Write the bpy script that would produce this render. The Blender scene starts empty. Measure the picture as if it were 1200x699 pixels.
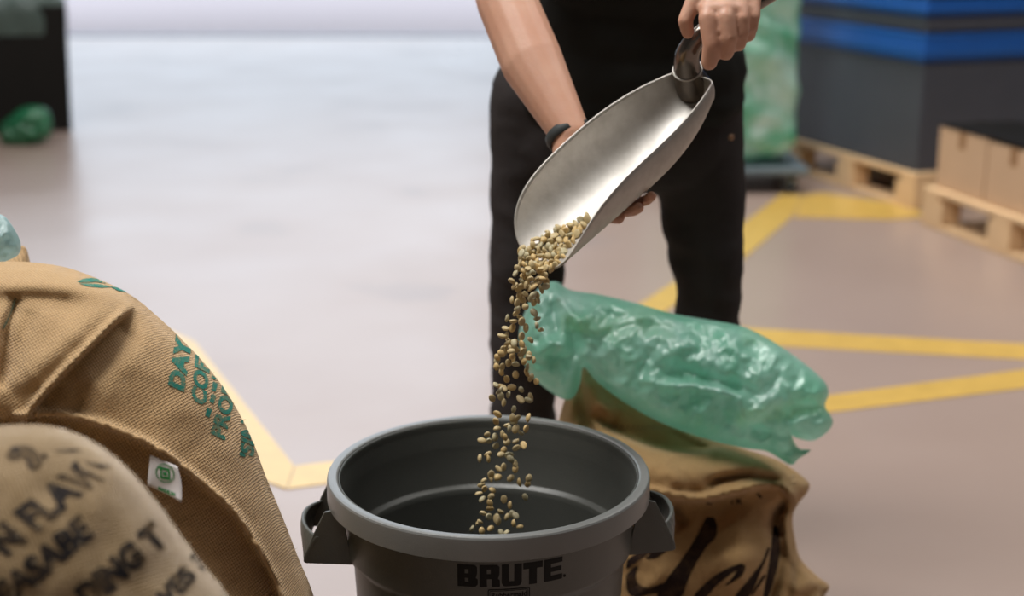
import bpy, bmesh, math, random
import numpy as np
from mathutils import Vector, Matrix, noise
from mathutils.bvhtree import BVHTree
from mathutils.geometry import delaunay_2d_cdt

S = bpy.context.scene
COL = S.collection
random.seed(7)

# ------------------------------------------------------------ camera, world, lights, exposure
TH = math.radians(15.5); CH = 1.42; F = 1667.0
cam = bpy.data.cameras.new('camera'); camo = bpy.data.objects.new('camera', cam); COL.objects.link(camo)
camo.location = (0, 0, CH); camo.rotation_euler = (math.pi/2 - TH, 0, 0)
cam.sensor_width = 36.0; cam.lens = F*36/1200; cam.clip_start = .05
cam.dof.use_dof = True; cam.dof.focus_distance = 2.04; cam.dof.aperture_fstop = 2.3
S.camera = camo
S.view_settings.view_transform = 'Standard'; S.view_settings.look = 'None'
S.view_settings.exposure = 0.0; S.view_settings.gamma = 1.0; S.view_settings.use_curve_mapping = False

w = bpy.data.worlds.new('overcast_sky'); S.world = w; w.use_nodes = True
bg = w.node_tree.nodes['Background']; bg.inputs['Color'].default_value = (.76, .87, 1.0, 1)
# standard overcast sky: zenith three times as bright as the horizon, L = Lz (1 + 2 sin h) / 3
_nt = w.node_tree; _tc = _nt.nodes.new('ShaderNodeTexCoord'); _sx = _nt.nodes.new('ShaderNodeSeparateXYZ'); _mr = _nt.nodes.new('ShaderNodeMapRange')
_nt.links.new(_tc.outputs['Generated'], _sx.inputs[0]); _nt.links.new(_sx.outputs['Z'], _mr.inputs['Value'])
_mr.inputs['From Min'].default_value = 0; _mr.inputs['From Max'].default_value = 1; _mr.inputs['To Min'].default_value = 1.42; _mr.inputs['To Max'].default_value = 1.42*3
_nt.links.new(_mr.outputs[0], bg.inputs['Strength'])

def area(name, loc, size, power, color=(1, .98, .95), rot=(0, 0, 0)):
    l = bpy.data.lights.new(name, 'AREA'); l.shape = 'RECTANGLE'; l.size, l.size_y = size; l.energy = power; l.color = color
    o = bpy.data.objects.new(name, l); o.location = loc; o.rotation_euler = rot; COL.objects.link(o); return o
area('ceiling_lamp', (-1.7, 1.7, 5.6), (3.0, 1.6), 350)
area('ceiling_lamp', (1.0, 6.6, 5.6), (3.0, 1.6), 300)
area('ceiling_lamp', (-3.6, 6.5, 5.6), (3.0, 1.6), 70)
area('ceiling_lamp', (3.4, 3.4, 5.6), (3.0, 1.6), 120)

# ------------------------------------------------------------ helpers
def W(px, py, d):
    """world point at depth y=d that stands where the photograph shows pixel (px,py)"""
    xc = (px-600)/F; yc = -(py-349.5)/F
    v = Vector((xc, math.cos(TH)+yc*math.sin(TH), -math.sin(TH)+yc*math.cos(TH)))
    return Vector((0, 0, CH)) + v*(d/v.y)
def G(px, py, z=0.0):
    xc = (px-600)/F; yc = -(py-349.5)/F
    v = Vector((xc, math.cos(TH)+yc*math.sin(TH), -math.sin(TH)+yc*math.cos(TH)))
    return Vector((0, 0, CH)) + v*((z-CH)/v.z)

def lin(r, g, b):
    f = lambda c: (c/255/12.92 if c/255 <= .04045 else ((c/255+.055)/1.055)**2.4)
    return (f(r), f(g), f(b), 1)

def tag(o, label=None, cat=None, group=None, kind=None):
    if label: o['label'] = label
    if cat: o['category'] = cat
    if group: o['group'] = group
    if kind: o['kind'] = kind
    return o

def mesh_obj(name, verts, faces, mat, parent=None, smooth=True):
    me = bpy.data.meshes.new(name)
    me.from_pydata([tuple(v) for v in verts], [], [tuple(f) for f in faces]); me.update()
    if smooth: me.polygons.foreach_set('use_smooth', [True]*len(me.polygons))
    if mat: me.materials.append(mat)
    o = bpy.data.objects.new(name, me); COL.objects.link(o)
    if parent is not None: o.parent = parent
    return o

def bm_obj(name, bm, mat, parent=None, smooth=False, bevel=0, seg=2):
    me = bpy.data.meshes.new(name)
    bmesh.ops.recalc_face_normals(bm, faces=bm.faces)
    bm.to_mesh(me); bm.free()
    if smooth: me.polygons.foreach_set('use_smooth', [True]*len(me.polygons))
    if mat: me.materials.append(mat)
    o = bpy.data.objects.new(name, me); COL.objects.link(o)
    if parent is not None: o.parent = parent
    if bevel:
        m = o.modifiers.new('bevel', 'BEVEL'); m.width = bevel; m.segments = seg; m.limit_method = 'ANGLE'
    return o

def empty(name, loc=(0, 0, 0), rz=0):
    o = bpy.data.objects.new(name, None); o.location = loc; o.rotation_euler = (0, 0, rz); COL.objects.link(o)
    o.empty_display_size = .05
    return o

def box(bm, x0, x1, y0, y1, z0, z1):
    v = [bm.verts.new(p) for p in ((x0,y0,z0),(x1,y0,z0),(x1,y1,z0),(x0,y1,z0),(x0,y0,z1),(x1,y0,z1),(x1,y1,z1),(x0,y1,z1))]
    for f in ((0,3,2,1),(4,5,6,7),(0,1,5,4),(1,2,6,5),(2,3,7,6),(3,0,4,7)): bm.faces.new([v[i] for i in f])
    return v

def box_obj(name, dims, mat, parent=None, bevel=0, smooth=False):
    bm = bmesh.new(); box(bm, *dims); return bm_obj(name, bm, mat, parent, smooth, bevel)

def lathe(name, prof, mat, parent=None, n=96, closed=False):
    vs, fs = [], []
    for r, z in prof:
        for i in range(n):
            a = 2*math.pi*i/n; vs.append((r*math.cos(a), r*math.sin(a), z))
    m = len(prof)
    for j in range(m if closed else m-1):
        k = (j+1) % m
        for i in range(n): fs.append((j*n+i, j*n+(i+1) % n, k*n+(i+1) % n, k*n+i))
    return mesh_obj(name, vs, fs, mat, parent)

def tube(name, pts, rad, mat, parent=None, n=14, flat=1.0, bm=None):
    """round tube through pts; rad a number or list"""
    own = bm is None
    if own: bm = bmesh.new()
    pts = [Vector(p) for p in pts]
    if not hasattr(rad, '__len__'): rad = [rad]*len(pts)
    rings = []; up = None
    for i, p in enumerate(pts):
        t = (pts[min(i+1, len(pts)-1)] - pts[max(i-1, 0)]).normalized()
        if up is None: up = t.orthogonal().normalized()
        up = (up - t*up.dot(t)).normalized(); s = t.cross(up)
        rings.append([bm.verts.new(p + (up*math.cos(2*math.pi*k/n)*flat + s*math.sin(2*math.pi*k/n))*rad[i]) for k in range(n)])
    for a, b in zip(rings, rings[1:]):
        for k in range(n): bm.faces.new((a[k], a[(k+1) % n], b[(k+1) % n], b[k]))
    bm.faces.new(rings[0][::-1]); bm.faces.new(rings[-1])
    if own: return bm_obj(name, bm, mat, parent, True)

def smooth_pts(pts, per=8):
    pts = [Vector(p) for p in pts]; out = []
    P = [2*pts[0]-pts[1]] + pts + [2*pts[-1]-pts[-2]]
    for i in range(1, len(P)-2):
        for k in range(per):
            t = k/per; a, b, c, d = P[i-1], P[i], P[i+1], P[i+2]
            out.append(.5*((2*b)+(c-a)*t+(2*a-5*b+4*c-d)*t*t+(3*b-a-3*c+d)*t**3))
    out.append(pts[-1]); return out

# ---- blobs: tapered capsules joined into one continuous skin
def capsule(bm, a, b, ra, rb, n=16, sq=(1, 1)):
    a = Vector(a); b = Vector(b); ax = (b-a); L = ax.length
    t = ax.normalized() if L > 1e-6 else Vector((0, 0, 1))
    u = t.orthogonal().normalized(); s = t.cross(u); m = 5; rings = []
    prof = [(-ra*math.sin(math.pi/2*(1-k/m)), ra*math.cos(math.pi/2*(1-k/m))) for k in range(1, m+1)]
    prof += [(L+rb*math.sin(math.pi/2*k/m), rb*math.cos(math.pi/2*k/m)) for k in range(0, m)]
    for h, r in prof: rings.append([bm.verts.new(a+t*h+(u*math.cos(2*math.pi*k/n)+s*math.sin(2*math.pi*k/n))*r) for k in range(n)])
    p0 = bm.verts.new(a-t*ra); p1 = bm.verts.new(b+t*rb)
    for x, y in zip(rings, rings[1:]):
        for k in range(n): bm.faces.new((x[k], x[(k+1) % n], y[(k+1) % n], y[k]))
    for k in range(n):
        bm.faces.new((p0, rings[0][(k+1) % n], rings[0][k])); bm.faces.new((p1, rings[-1][k], rings[-1][(k+1) % n]))

def ellipsoid(bm, c, r, rot=None, n=20):
    m = Matrix.Translation(c) @ (rot.to_4x4() if rot else Matrix()) @ Matrix.Diagonal((*r, 1))
    bmesh.ops.create_uvsphere(bm, u_segments=n, v_segments=n//2+2, radius=1, matrix=m)

def remeshed(name, bm, mat, parent, voxel, smooth_it=4, disp=None, decimate=None):
    me = bpy.data.meshes.new(name); bm.to_mesh(me); bm.free()
    o = bpy.data.objects.new(name, me); COL.objects.link(o)
    r = o.modifiers.new('r', 'REMESH'); r.mode = 'VOXEL'; r.voxel_size = voxel; r.use_smooth_shade = True
    s = o.modifiers.new('s', 'SMOOTH'); s.factor = .5; s.iterations = smooth_it
    dg = bpy.context.evaluated_depsgraph_get(); dg.update()
    me2 = bpy.data.meshes.new_from_object(o.evaluated_get(dg)); o.modifiers.clear(); o.data = me2; bpy.data.meshes.remove(me)
    me2.name = name; me2.materials.clear(); me2.materials.append(mat)
    if disp:
        nrm = [v.normal.copy() for v in me2.vertices]
        for v, nn in zip(me2.vertices, nrm): v.co += nn*disp(v.co, nn)
    me2.polygons.foreach_set('use_smooth', [True]*len(me2.polygons))
    if parent is not None: o.parent = parent
    return o

# ---- soft things: an outline given real thickness, with folds pressed in
def seg_dist(P, line):
    """distance, signed side and arclength fraction from points P (n,2) to polyline"""
    line = np.asarray(line, float); best = np.full(len(P), 1e9); side = np.zeros(len(P)); frac = np.zeros(len(P))
    L = np.r_[0, np.cumsum(np.linalg.norm(np.diff(line, axis=0), axis=1))]
    for i in range(len(line)-1):
        a, b = line[i], line[i+1]; ab = b-a; l2 = ab@ab
        t = np.clip(((P-a)@ab)/l2, 0, 1); q = a+t[:, None]*ab; d = np.linalg.norm(P-q, axis=1)
        m = d < best; best[m] = d[m]
        cr = ab[0]*(P[:, 1]-a[1])-ab[1]*(P[:, 0]-a[0]); side[m] = np.sign(cr[m]); frac[m] = (L[i]+t[m]*math.sqrt(l2))/L[-1]
    return best, side, frac

def spline2(pts, closed=False, per=6):
    pts = [np.array(p, float) for p in pts]; out = []; n = len(pts)
    rng = range(n if closed else n-1)
    g = (lambda i: pts[i % n]) if closed else (lambda i: pts[min(max(i, 0), n-1)])
    for i in rng:
        a, b, c, d = g(i-1), g(i), g(i+1), g(i+2)
        for k in range(per):
            t = k/per; out.append(.5*((2*b)+(c-a)*t+(2*a-5*b+4*c-d)*t*t+(3*b-a-3*c+d)*t**3))
    if not closed: out.append(pts[-1])
    return np.array(out)

def inflate(name, outline, dfun, T, mat, parent=None, pitch=4.0, folds=(), rough=0.0, rough_px=40, round_outline=True, floor=True, seed=0, cell=6.0, profile=.5, back=1.0, crinkle=()):
    ol = spline2(outline, True, 6) if round_outline else np.array(outline, float)
    x0, y0 = ol.min(0)-2*cell; x1, y1 = ol.max(0)+2*cell
    nx = int((x1-x0)/cell)+1; ny = int((y1-y0)/cell)+1
    gx, gy = np.meshgrid(x0+np.arange(nx)*cell, y0+np.arange(ny)*cell)
    def inside(px, py):
        r = np.zeros(px.shape, bool); n = len(ol); j = n-1
        for i in range(n):
            xi, yi = ol[i]; xj, yj = ol[j]
            if yi != yj:
                c = ((yi > py) != (yj > py)) & (px < (xj-xi)*(py-yi)/(yj-yi)+xi); r ^= c
            j = i
        return r
    M = inside(gx, gy); u = np.zeros(gx.shape)
    it = int(1.2*max(nx, ny)**1.5)+200
    for _ in range(min(it, 2500)):
        v = .25*(np.roll(u, 1, 0)+np.roll(u, -1, 0)+np.roll(u, 1, 1)+np.roll(u, -1, 1))+1.0
        u = np.where(M, v, 0)
    u = u/u.max()
    # dense boundary + inner grid
    B = []
    for i in range(len(ol)):
        a, b = ol[i], ol[(i+1) % len(ol)]; k = max(1, int(np.linalg.norm(b-a)/(pitch*1.3)))
        for j in range(k): B.append(a+(b-a)*j/k)
    B = np.array(B); nb = len(B)
    hx, hy = np.meshgrid(np.arange(x0, x1, pitch), np.arange(y0, y1, pitch))
    hx[1::2] += pitch/2
    P = np.stack([hx.ravel(), hy.ravel()], -1); P = P[inside(P[:, 0], P[:, 1])]
    db, _, _ = seg_dist(P, np.vstack([B, B[:1]])); P = P[db > pitch*1.2]
    # offset ring close to the outline for a round edge
    nr = np.stack([np.roll(B, -1, 0)[:, 1]-np.roll(B, 1, 0)[:, 1], -(np.roll(B, -1, 0)[:, 0]-np.roll(B, 1, 0)[:, 0])], -1)
    nr /= np.linalg.norm(nr, axis=1)[:, None]+1e-9
    area2 = np.sum(B[:, 0]*np.roll(B[:, 1], -1)-np.roll(B[:, 0], -1)*B[:, 1])
    if area2 > 0: nr = -nr
    R1 = B+nr*pitch*.4; R1 = R1[inside(R1[:, 0], R1[:, 1])]
    allp = np.vstack([B, R1, P])
    ed = [(i, (i+1) % nb) for i in range(nb)]
    vo, eo, fo, ov, oe, of = delaunay_2d_cdt([Vector(p) for p in allp], ed, [], 1, 1e-3)
    V = np.array([tuple(p) for p in vo])
    db, _, _ = seg_dist(V, np.vstack([B, B[:1]]))
    # sample u
    fx = np.clip((V[:, 0]-x0)/cell, 0, nx-1.001); fy = np.clip((V[:, 1]-y0)/cell, 0, ny-1.001)
    ix = fx.astype(int); iy = fy.astype(int); tx = fx-ix; ty = fy-iy
    us = (u[iy, ix]*(1-tx)*(1-ty)+u[iy, ix+1]*tx*(1-ty)+u[iy+1, ix]*(1-tx)*ty+u[iy+1, ix+1]*tx*ty)
    near = db < cell*1.5
    us = np.where(near, np.minimum(us, 1)*np.clip(db/(cell*1.5), 0, 1)+0, us)
    t = T*np.power(np.clip(us, 0, 1), profile); bound = db < 1e-2; t[bound] = 0
    D = np.array([dfun(p[0], p[1]) for p in V])
    mpp = float(np.median(D))/F; tg = T*np.power(np.clip(u, 0, 1), profile)
    sx = np.sqrt((cell*mpp)**2+np.diff(tg, axis=1, prepend=tg[:, :1])**2); sy = np.sqrt((cell*mpp)**2+np.diff(tg, axis=0, prepend=tg[:1])**2)
    UX = np.cumsum(sx, 1); UX -= UX[:, nx//2][:, None]; UY = np.cumsum(sy, 0); UY -= UY[ny//2][None]
    bil = lambda A: A[iy, ix]*(1-tx)*(1-ty)+A[iy, ix+1]*tx*(1-ty)+A[iy+1, ix]*(1-tx)*ty+A[iy+1, ix+1]*tx*ty
    uvu, uvv = bil(UX), bil(UY)
    off = np.zeros(len(V))
    fade = np.clip(db/14.0, 0, 1)
    for f in folds:
        kind, line, amp, wd = f[:4]; ln = spline2(line, False, 6)
        d, s, fr = seg_dist(V, ln)
        taper = np.clip(np.minimum(fr, 1-fr)*6, 0, 1) if (len(f) < 5 or f[4]) else np.ones(len(V))
        if kind == 'valley': off += amp*np.exp(-(d/wd)**2)*taper
        elif kind == 'ridge': off -= amp*np.exp(-(d/wd)**2)*taper
        elif kind == 'step':     # the side with s>0 drops back sharply and recovers over wd
            w2 = f[5] if len(f) > 5 else 5.0
            off += amp*taper*np.where(s > 0, np.exp(-(d/wd)**1.3)*np.clip(d/w2, 0, 1), 0) - amp*(f[6] if len(f) > 6 else .45)*taper*np.exp(-(d/w2/1.2)**2)*np.where(s > 0, .6, 1)
    if rough:
        nz = np.array([noise.fractal(Vector((p[0]/rough_px, p[1]/rough_px, seed*7.3)), 1.0, 2.0, 3) for p in V]); off += rough*nz
    if crinkle:
        for a_c, s_c in crinkle:
            nz = np.array([1-2.2*abs(noise.fractal(Vector((p[0]/s_c, p[1]/s_c*1.25+p[0]/s_c*.4, seed*3.1+s_c)), 1.0, 2.0, 2)) for p in V]); off -= a_c*nz
    off *= fade
    tf = np.maximum(t-off, -.3*T*0+0.0)
    front = []; bk = []
    for p, d, a, b2 in zip(V, D, tf, t*back):
        q = W(p[0], p[1], d-a); r = W(p[0], p[1], d+b2)
        front.append(q); bk.append(r)
    nV = len(V); idx = {}
    verts = list(front); mp = [0]*nV
    for i in range(nV):
        if bound[i]: mp[i] = i
        else: mp[i] = len(verts); verts.append(bk[i])
    faces = []
    fc = np.array([V[list(f)].mean(0) for f in fo]); ok = inside(fc[:, 0], fc[:, 1])
    for f, k in zip(fo, ok):
        if k:
            faces.append(tuple(f)); faces.append(tuple(mp[i] for i in reversed(f)))
    if floor:
        for v in verts:
            if v.z < .002: v.z = .002
    o = mesh_obj(name, verts, faces, mat, parent)
    src = np.zeros(len(verts), int)
    for i in range(nV): src[i] = i; src[mp[i]] = i
    uvl = o.data.uv_layers.new(name='cloth'); li = np.zeros(len(o.data.loops), int); o.data.loops.foreach_get('vertex_index', li)
    uvl.data.foreach_set('uv', np.stack([uvu[src[li]], uvv[src[li]]], -1).ravel())
    bm = bmesh.new(); bm.from_mesh(o.data); bmesh.ops.recalc_face_normals(bm, faces=bm.faces)
    bm.verts.ensure_lookup_table()
    bm.to_mesh(o.data)
    bvh = BVHTree.FromBMesh(bm); bm.free()
    return o, bvh

CAMP = Vector((0, 0, CH))
def conform(name, polys2d, bvh, mat, parent, maxe=5.0, lift=.0008):
    """flat print: pixel-space polygons laid on a surface"""
    bm = bmesh.new()
    for pl in polys2d:
        try: bm.faces.new([bm.verts.new((p[0], p[1], 0)) for p in pl])
        except ValueError: pass
    bmesh.ops.triangulate(bm, faces=bm.faces)
    for _ in range(6):
        es = [e for e in bm.edges if e.calc_length() > maxe]
        if not es: break
        bmesh.ops.subdivide_edges(bm, edges=es, cuts=1); bmesh.ops.triangulate(bm, faces=bm.faces)
    kill = []
    for v in bm.verts:
        q = W(v.co.x, v.co.y, 1.0); hit, n, i, d = bvh.ray_cast(CAMP, (q-CAMP).normalized())
        if hit is None: kill.append(v); continue
        if n.dot(q-CAMP) > 0: n = -n
        v.co = hit+n*lift
    bmesh.ops.delete(bm, geom=kill, context='VERTS')
    me = bpy.data.meshes.new(name); bm.to_mesh(me); bm.free(); me.materials.append(mat)
    me.polygons.foreach_set('use_smooth', [True]*len(me.polygons))
    o = bpy.data.objects.new(name, me); COL.objects.link(o)
    if parent is not None: o.parent = parent
    return o

def text_polys(s, bold=.0, res=3):
    """triangles of a line of text in em units"""
    cu = bpy.data.curves.new('t', 'FONT'); cu.body = s; cu.offset = bold; cu.resolution_u = res; cu.fill_mode = 'FRONT'
    o = bpy.data.objects.new('t', cu); COL.objects.link(o)
    dg = bpy.context.evaluated_depsgraph_get(); dg.update(); me = bpy.data.meshes.new_from_object(o.evaluated_get(dg))
    bm = bmesh.new(); bm.from_mesh(me); bmesh.ops.triangulate(bm, faces=bm.faces)
    out = [[(v.co.x, v.co.y) for v in f.verts] for f in bm.faces]; bm.free()
    bpy.data.objects.remove(o); bpy.data.curves.remove(cu); bpy.data.meshes.remove(me)
    return out
def place_text(s, org, rd, up, bold=.0):
    return [[(org[0]+x*rd[0]+y*up[0], org[1]+x*rd[1]+y*up[1]) for x, y in t] for t in text_polys(s, bold)]

# ------------------------------------------------------------ materials
def newmat(name):
    m = bpy.data.materials.new(name); m.use_nodes = True; nt = m.node_tree
    return m, nt, nt.nodes['Principled BSDF']
def N(nt, t, **kw):
    n = nt.nodes.new(t)
    for k, v in kw.items():
        if k in n.inputs: n.inputs[k].default_value = v
        else: setattr(n, k, v)
    return n
def plain(name, col, rough=.6, metal=0, spec=.5, noise_amt=.12, nscale=8, bump=0, bscale=60, coat=0):
    m, nt, b = newmat(name); b.inputs['Roughness'].default_value = rough; b.inputs['Metallic'].default_value = metal
    b.inputs['Specular IOR Level'].default_value = spec; b.inputs['Coat Weight'].default_value = coat
    tc = N(nt, 'ShaderNodeTexCoord'); nz = N(nt, 'ShaderNodeTexNoise', Scale=nscale, Detail=4.0)
    nt.links.new(tc.outputs['Object'], nz.inputs['Vector'])
    mx = N(nt, 'ShaderNodeMix', data_type='RGBA')
    mx.inputs[6].default_value = tuple(c*(1-noise_amt) for c in col[:3])+(1,); mx.inputs[7].default_value = tuple(min(1, c*(1+noise_amt)) for c in col[:3])+(1,)
    nt.links.new(nz.outputs['Fac'], mx.inputs[0]); nt.links.new(mx.outputs[2], b.inputs['Base Color'])
    if bump:
        n2 = N(nt, 'ShaderNodeTexNoise', Scale=bscale, Detail=5.0); nt.links.new(tc.outputs['Object'], n2.inputs['Vector'])
        bp = N(nt, 'ShaderNodeBump', Strength=bump, Distance=.004); nt.links.new(n2.outputs['Fac'], bp.inputs['Height']); nt.links.new(bp.outputs[0], b.inputs['Normal'])
    return m

def burlap(name, c1, c2, scale=420.0, rot=(0, .5, .25), strength=.6, stain=0.2, sheen=.35):
    m, nt, b = newmat(name); L = nt.links
    tc = N(nt, 'ShaderNodeTexCoord'); mp = N(nt, 'ShaderNodeMapping'); mp.inputs['Rotation'].default_value = (0, 0, rot[1])
    L.new(tc.outputs['UV'], mp.inputs['Vector'])
    wob = N(nt, 'ShaderNodeTexNoise', Scale=14.0, Detail=2.0); L.new(mp.outputs[0], wob.inputs['Vector'])
    add = N(nt, 'ShaderNodeVectorMath', operation='MULTIPLY_ADD'); L.new(wob.outputs['Color'], add.inputs[0]); add.inputs[1].default_value = (.006, .006, 0); L.new(mp.outputs[0], add.inputs[2])
    ws = []
    for d in ('X', 'Y'):
        wv = N(nt, 'ShaderNodeTexWave', wave_type='BANDS', bands_direction=d); wv.inputs['Scale'].default_value = scale/5.4
        wv.inputs['Distortion'].default_value = .8; wv.inputs['Detail'].default_value = 1; wv.inputs['Detail Scale'].default_value = 2
        L.new(add.outputs[0], wv.inputs['Vector']); ws.append(wv)
    mul = N(nt, 'ShaderNodeMath', operation='ADD'); L.new(ws[0].outputs['Fac'], mul.inputs[0]); L.new(ws[1].outputs['Fac'], mul.inputs[1])
    fib = N(nt, 'ShaderNodeTexNoise', Scale=260.0, Detail=3.0); L.new(tc.outputs['Object'], fib.inputs['Vector'])
    h = N(nt, 'ShaderNodeMath', operation='MULTIPLY_ADD'); L.new(fib.outputs['Fac'], h.inputs[0]); h.inputs[1].default_value = 1.3; L.new(mul.outputs[0], h.inputs[2])
    big = N(nt, 'ShaderNodeTexNoise', Scale=5.0, Detail=5.0, Roughness=.6); L.new(tc.outputs['Object'], big.inputs['Vector'])
    mx = N(nt, 'ShaderNodeMix', data_type='RGBA'); mx.inputs[6].default_value = c1; mx.inputs[7].default_value = c2
    L.new(big.outputs['Fac'], mx.inputs[0])
    dk = N(nt, 'ShaderNodeMapRange'); dk.inputs['From Min'].default_value = .3; dk.inputs['From Max'].default_value = 2.6; dk.inputs['To Min'].default_value = 1-.62*strength; dk.inputs['To Max'].default_value = 1.2
    L.new(h.outputs[0], dk.inputs['Value'])
    sc = N(nt, 'ShaderNodeVectorMath', operation='SCALE'); L.new(mx.outputs[2], sc.inputs[0]); L.new(dk.outputs[0], sc.inputs['Scale'])
    L.new(sc.outputs[0], b.inputs['Base Color']); b.inputs['Roughness'].default_value = .95; b.inputs['Specular IOR Level'].default_value = .15
    b.inputs['Sheen Weight'].default_value = sheen; b.inputs['Sheen Roughness'].default_value = .5; b.inputs['Sheen Tint'].default_value = (.9, .8, .7, 1)
    bp = N(nt, 'ShaderNodeBump', Strength=strength, Distance=.0014); L.new(h.outputs[0], bp.inputs['Height']); L.new(bp.outputs[0], b.inputs['Normal'])
    return m, nt, b

def ink(name, col, under, wear=.35):
    m, nt, b = newmat(name); L = nt.links; b.inputs['Roughness'].default_value = .9; b.inputs['Specular IOR Level'].default_value = .15
    tc = N(nt, 'ShaderNodeTexCoord'); nz = N(nt, 'ShaderNodeTexNoise', Scale=330.0, Detail=3.0); L.new(tc.outputs['Object'], nz.inputs['Vector'])
    n2 = N(nt, 'ShaderNodeTexNoise', Scale=40.0, Detail=3.0); L.new(tc.outputs['Object'], n2.inputs['Vector'])
    ad = N(nt, 'ShaderNodeMath', operation='ADD'); L.new(nz.outputs['Fac'], ad.inputs[0]); L.new(n2.outputs['Fac'], ad.inputs[1])
    mr = N(nt, 'ShaderNodeMapRange'); mr.inputs['From Min'].default_value = 1.0-wear*.1; mr.inputs['From Max'].default_value = 1.25; mr.inputs['To Max'].default_value = wear*1.6
    L.new(ad.outputs[0], mr.inputs['Value'])
    mx = N(nt, 'ShaderNodeMix', data_type='RGBA'); mx.inputs[6].default_value = col; mx.inputs[7].default_value = under
    L.new(mr.outputs[0], mx.inputs[0]); L.new(mx.outputs[2], b.inputs['Base Color']); return m

def film(name, col, trans=.35, rough=.22, glossy=.5, bump=.6, bscale=16, col2=None, cscale=5.0):
    """thin plastic film: part see-through, part translucent, shiny"""
    m, nt, b = newmat(name); L = nt.links; out = nt.nodes['Material Output']
    b.inputs['Base Color'].default_value = col; b.inputs['Roughness'].default_value = rough; b.inputs['Specular IOR Level'].default_value = glossy
    b.inputs['Coat Weight'].default_value = 1.0; b.inputs['Coat Roughness'].default_value = .42; b.inputs['Coat IOR'].default_value = 1.9
    tl = N(nt, 'ShaderNodeBsdfTranslucent'); tl.inputs['Color'].default_value = col
    tp = N(nt, 'ShaderNodeBsdfTransparent'); tp.inputs['Color'].default_value = tuple(min(1, c**.55) for c in col[:3])+(1,)
    m1 = N(nt, 'ShaderNodeMixShader'); m1.inputs[0].default_value = .45; L.new(b.outputs[0], m1.inputs[1]); L.new(tl.outputs[0], m1.inputs[2])
    m2 = N(nt, 'ShaderNodeMixShader'); m2.inputs[0].default_value = trans; L.new(m1.outputs[0], m2.inputs[1]); L.new(tp.outputs[0], m2.inputs[2])
    L.new(m2.outputs[0], out.inputs['Surface'])
    tc = N(nt, 'ShaderNodeTexCoord'); nz = N(nt, 'ShaderNodeTexNoise', Scale=float(bscale), Detail=6.0, Roughness=.62, Distortion=.9); L.new(tc.outputs['Object'], nz.inputs['Vector'])
    bp = N(nt, 'ShaderNodeBump', Strength=bump, Distance=.02); L.new(nz.outputs['Fac'], bp.inputs['Height'])
    for x in (b, tl): L.new(bp.outputs[0], x.inputs['Normal'])
    if col2:
        nc = N(nt, 'ShaderNodeTexNoise', Scale=cscale, Detail=5.0, Roughness=.6, Distortion=1.2); L.new(tc.outputs['Object'], nc.inputs['Vector'])
        rp = N(nt, 'ShaderNodeMapRange'); rp.inputs['From Min'].default_value = .38; rp.inputs['From Max'].default_value = .62; L.new(nc.outputs['Fac'], rp.inputs['Value'])
        mc = N(nt, 'ShaderNodeMix', data_type='RGBA'); mc.inputs[6].default_value = col; mc.inputs[7].default_value = col2; L.new(rp.outputs[0], mc.inputs[0])
        L.new(mc.outputs[2], b.inputs['Base Color']); L.new(mc.outputs[2], tl.inputs['Color'])
    return m

# floor: sealed concrete
def floor_mat():
    m, nt, b = newmat('sealed_concrete'); L = nt.links
    tc = N(nt, 'ShaderNodeTexCoord'); n1 = N(nt, 'ShaderNodeTexNoise', Scale=.55, Detail=6.0, Roughness=.6); L.new(tc.outputs['Object'], n1.inputs['Vector'])
    mx = N(nt, 'ShaderNodeMix', data_type='RGBA'); mx.inputs[6].default_value = lin(143, 122, 112); mx.inputs[7].default_value = lin(160, 142, 132); L.new(n1.outputs['Fac'], mx.inputs[0])
    n2 = N(nt, 'ShaderNodeTexNoise', Scale=1.3, Detail=3.0); L.new(tc.outputs['Object'], n2.inputs['Vector'])
    r = N(nt, 'ShaderNodeValToRGB'); r.color_ramp.elements[0].position = .62; r.color_ramp.elements[1].position = .72; L.new(n2.outputs['Fac'], r.inputs[0])
    mul = N(nt, 'ShaderNodeMath', operation='MULTIPLY'); L.new(r.outputs[0], mul.inputs[0]); mul.inputs[1].default_value = .35
    m2 = N(nt, 'ShaderNodeMix', data_type='RGBA'); L.new(mul.outputs[0], m2.inputs[0]); L.new(mx.outputs[2], m2.inputs[6]); m2.inputs[7].default_value = lin(112, 108, 112)
    L.new(m2.outputs[2], b.inputs['Base Color'])
    b.inputs['Roughness'].default_value = .30; b.inputs['Specular IOR Level'].default_value = .95
    rr = N(nt, 'ShaderNodeMapRange'); rr.inputs['To Min'].default_value = .22; rr.inputs['To Max'].default_value = .42; L.new(n2.outputs['Fac'], rr.inputs['Value']); L.new(rr.outputs[0], b.inputs['Roughness'])
    n3 = N(nt, 'ShaderNodeTexNoise', Scale=3.0, Detail=4.0); L.new(tc.outputs['Object'], n3.inputs['Vector'])
    bp = N(nt, 'ShaderNodeBump', Strength=.12, Distance=.02); L.new(n3.outputs['Fac'], bp.inputs['Height']); L.new(bp.outputs[0], b.inputs['Normal'])
    return m
M_floor = floor_mat()
M_wall = plain('wall_paint', lin(116, 113, 110), .8)
M_ceil = plain('ceiling_panel', lin(100, 100, 100), .9)
M_yard = plain('yard_concrete', lin(150, 138, 138), .9)
M_yellow = plain('yellow_floor_paint', lin(196, 160, 80), .28, spec=.9, noise_amt=.2, nscale=14)
JUTE1, JUTE2 = lin(200, 168, 126), lin(170, 137, 96)
M_jute, _, _ = burlap('jute_weave', JUTE1, JUTE2, 420, (0, .55, .3), .7)
M_jute_front, _, _ = burlap('coarse_jute_weave', lin(168, 142, 104), lin(140, 114, 77), 420, (0, .35, .5), .7, sheen=1.0)
M_jute_back, _, _ = burlap('golden_jute_weave', lin(212, 174, 122), lin(178, 138, 88), 330, (0, -.4, .2), .8)
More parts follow.
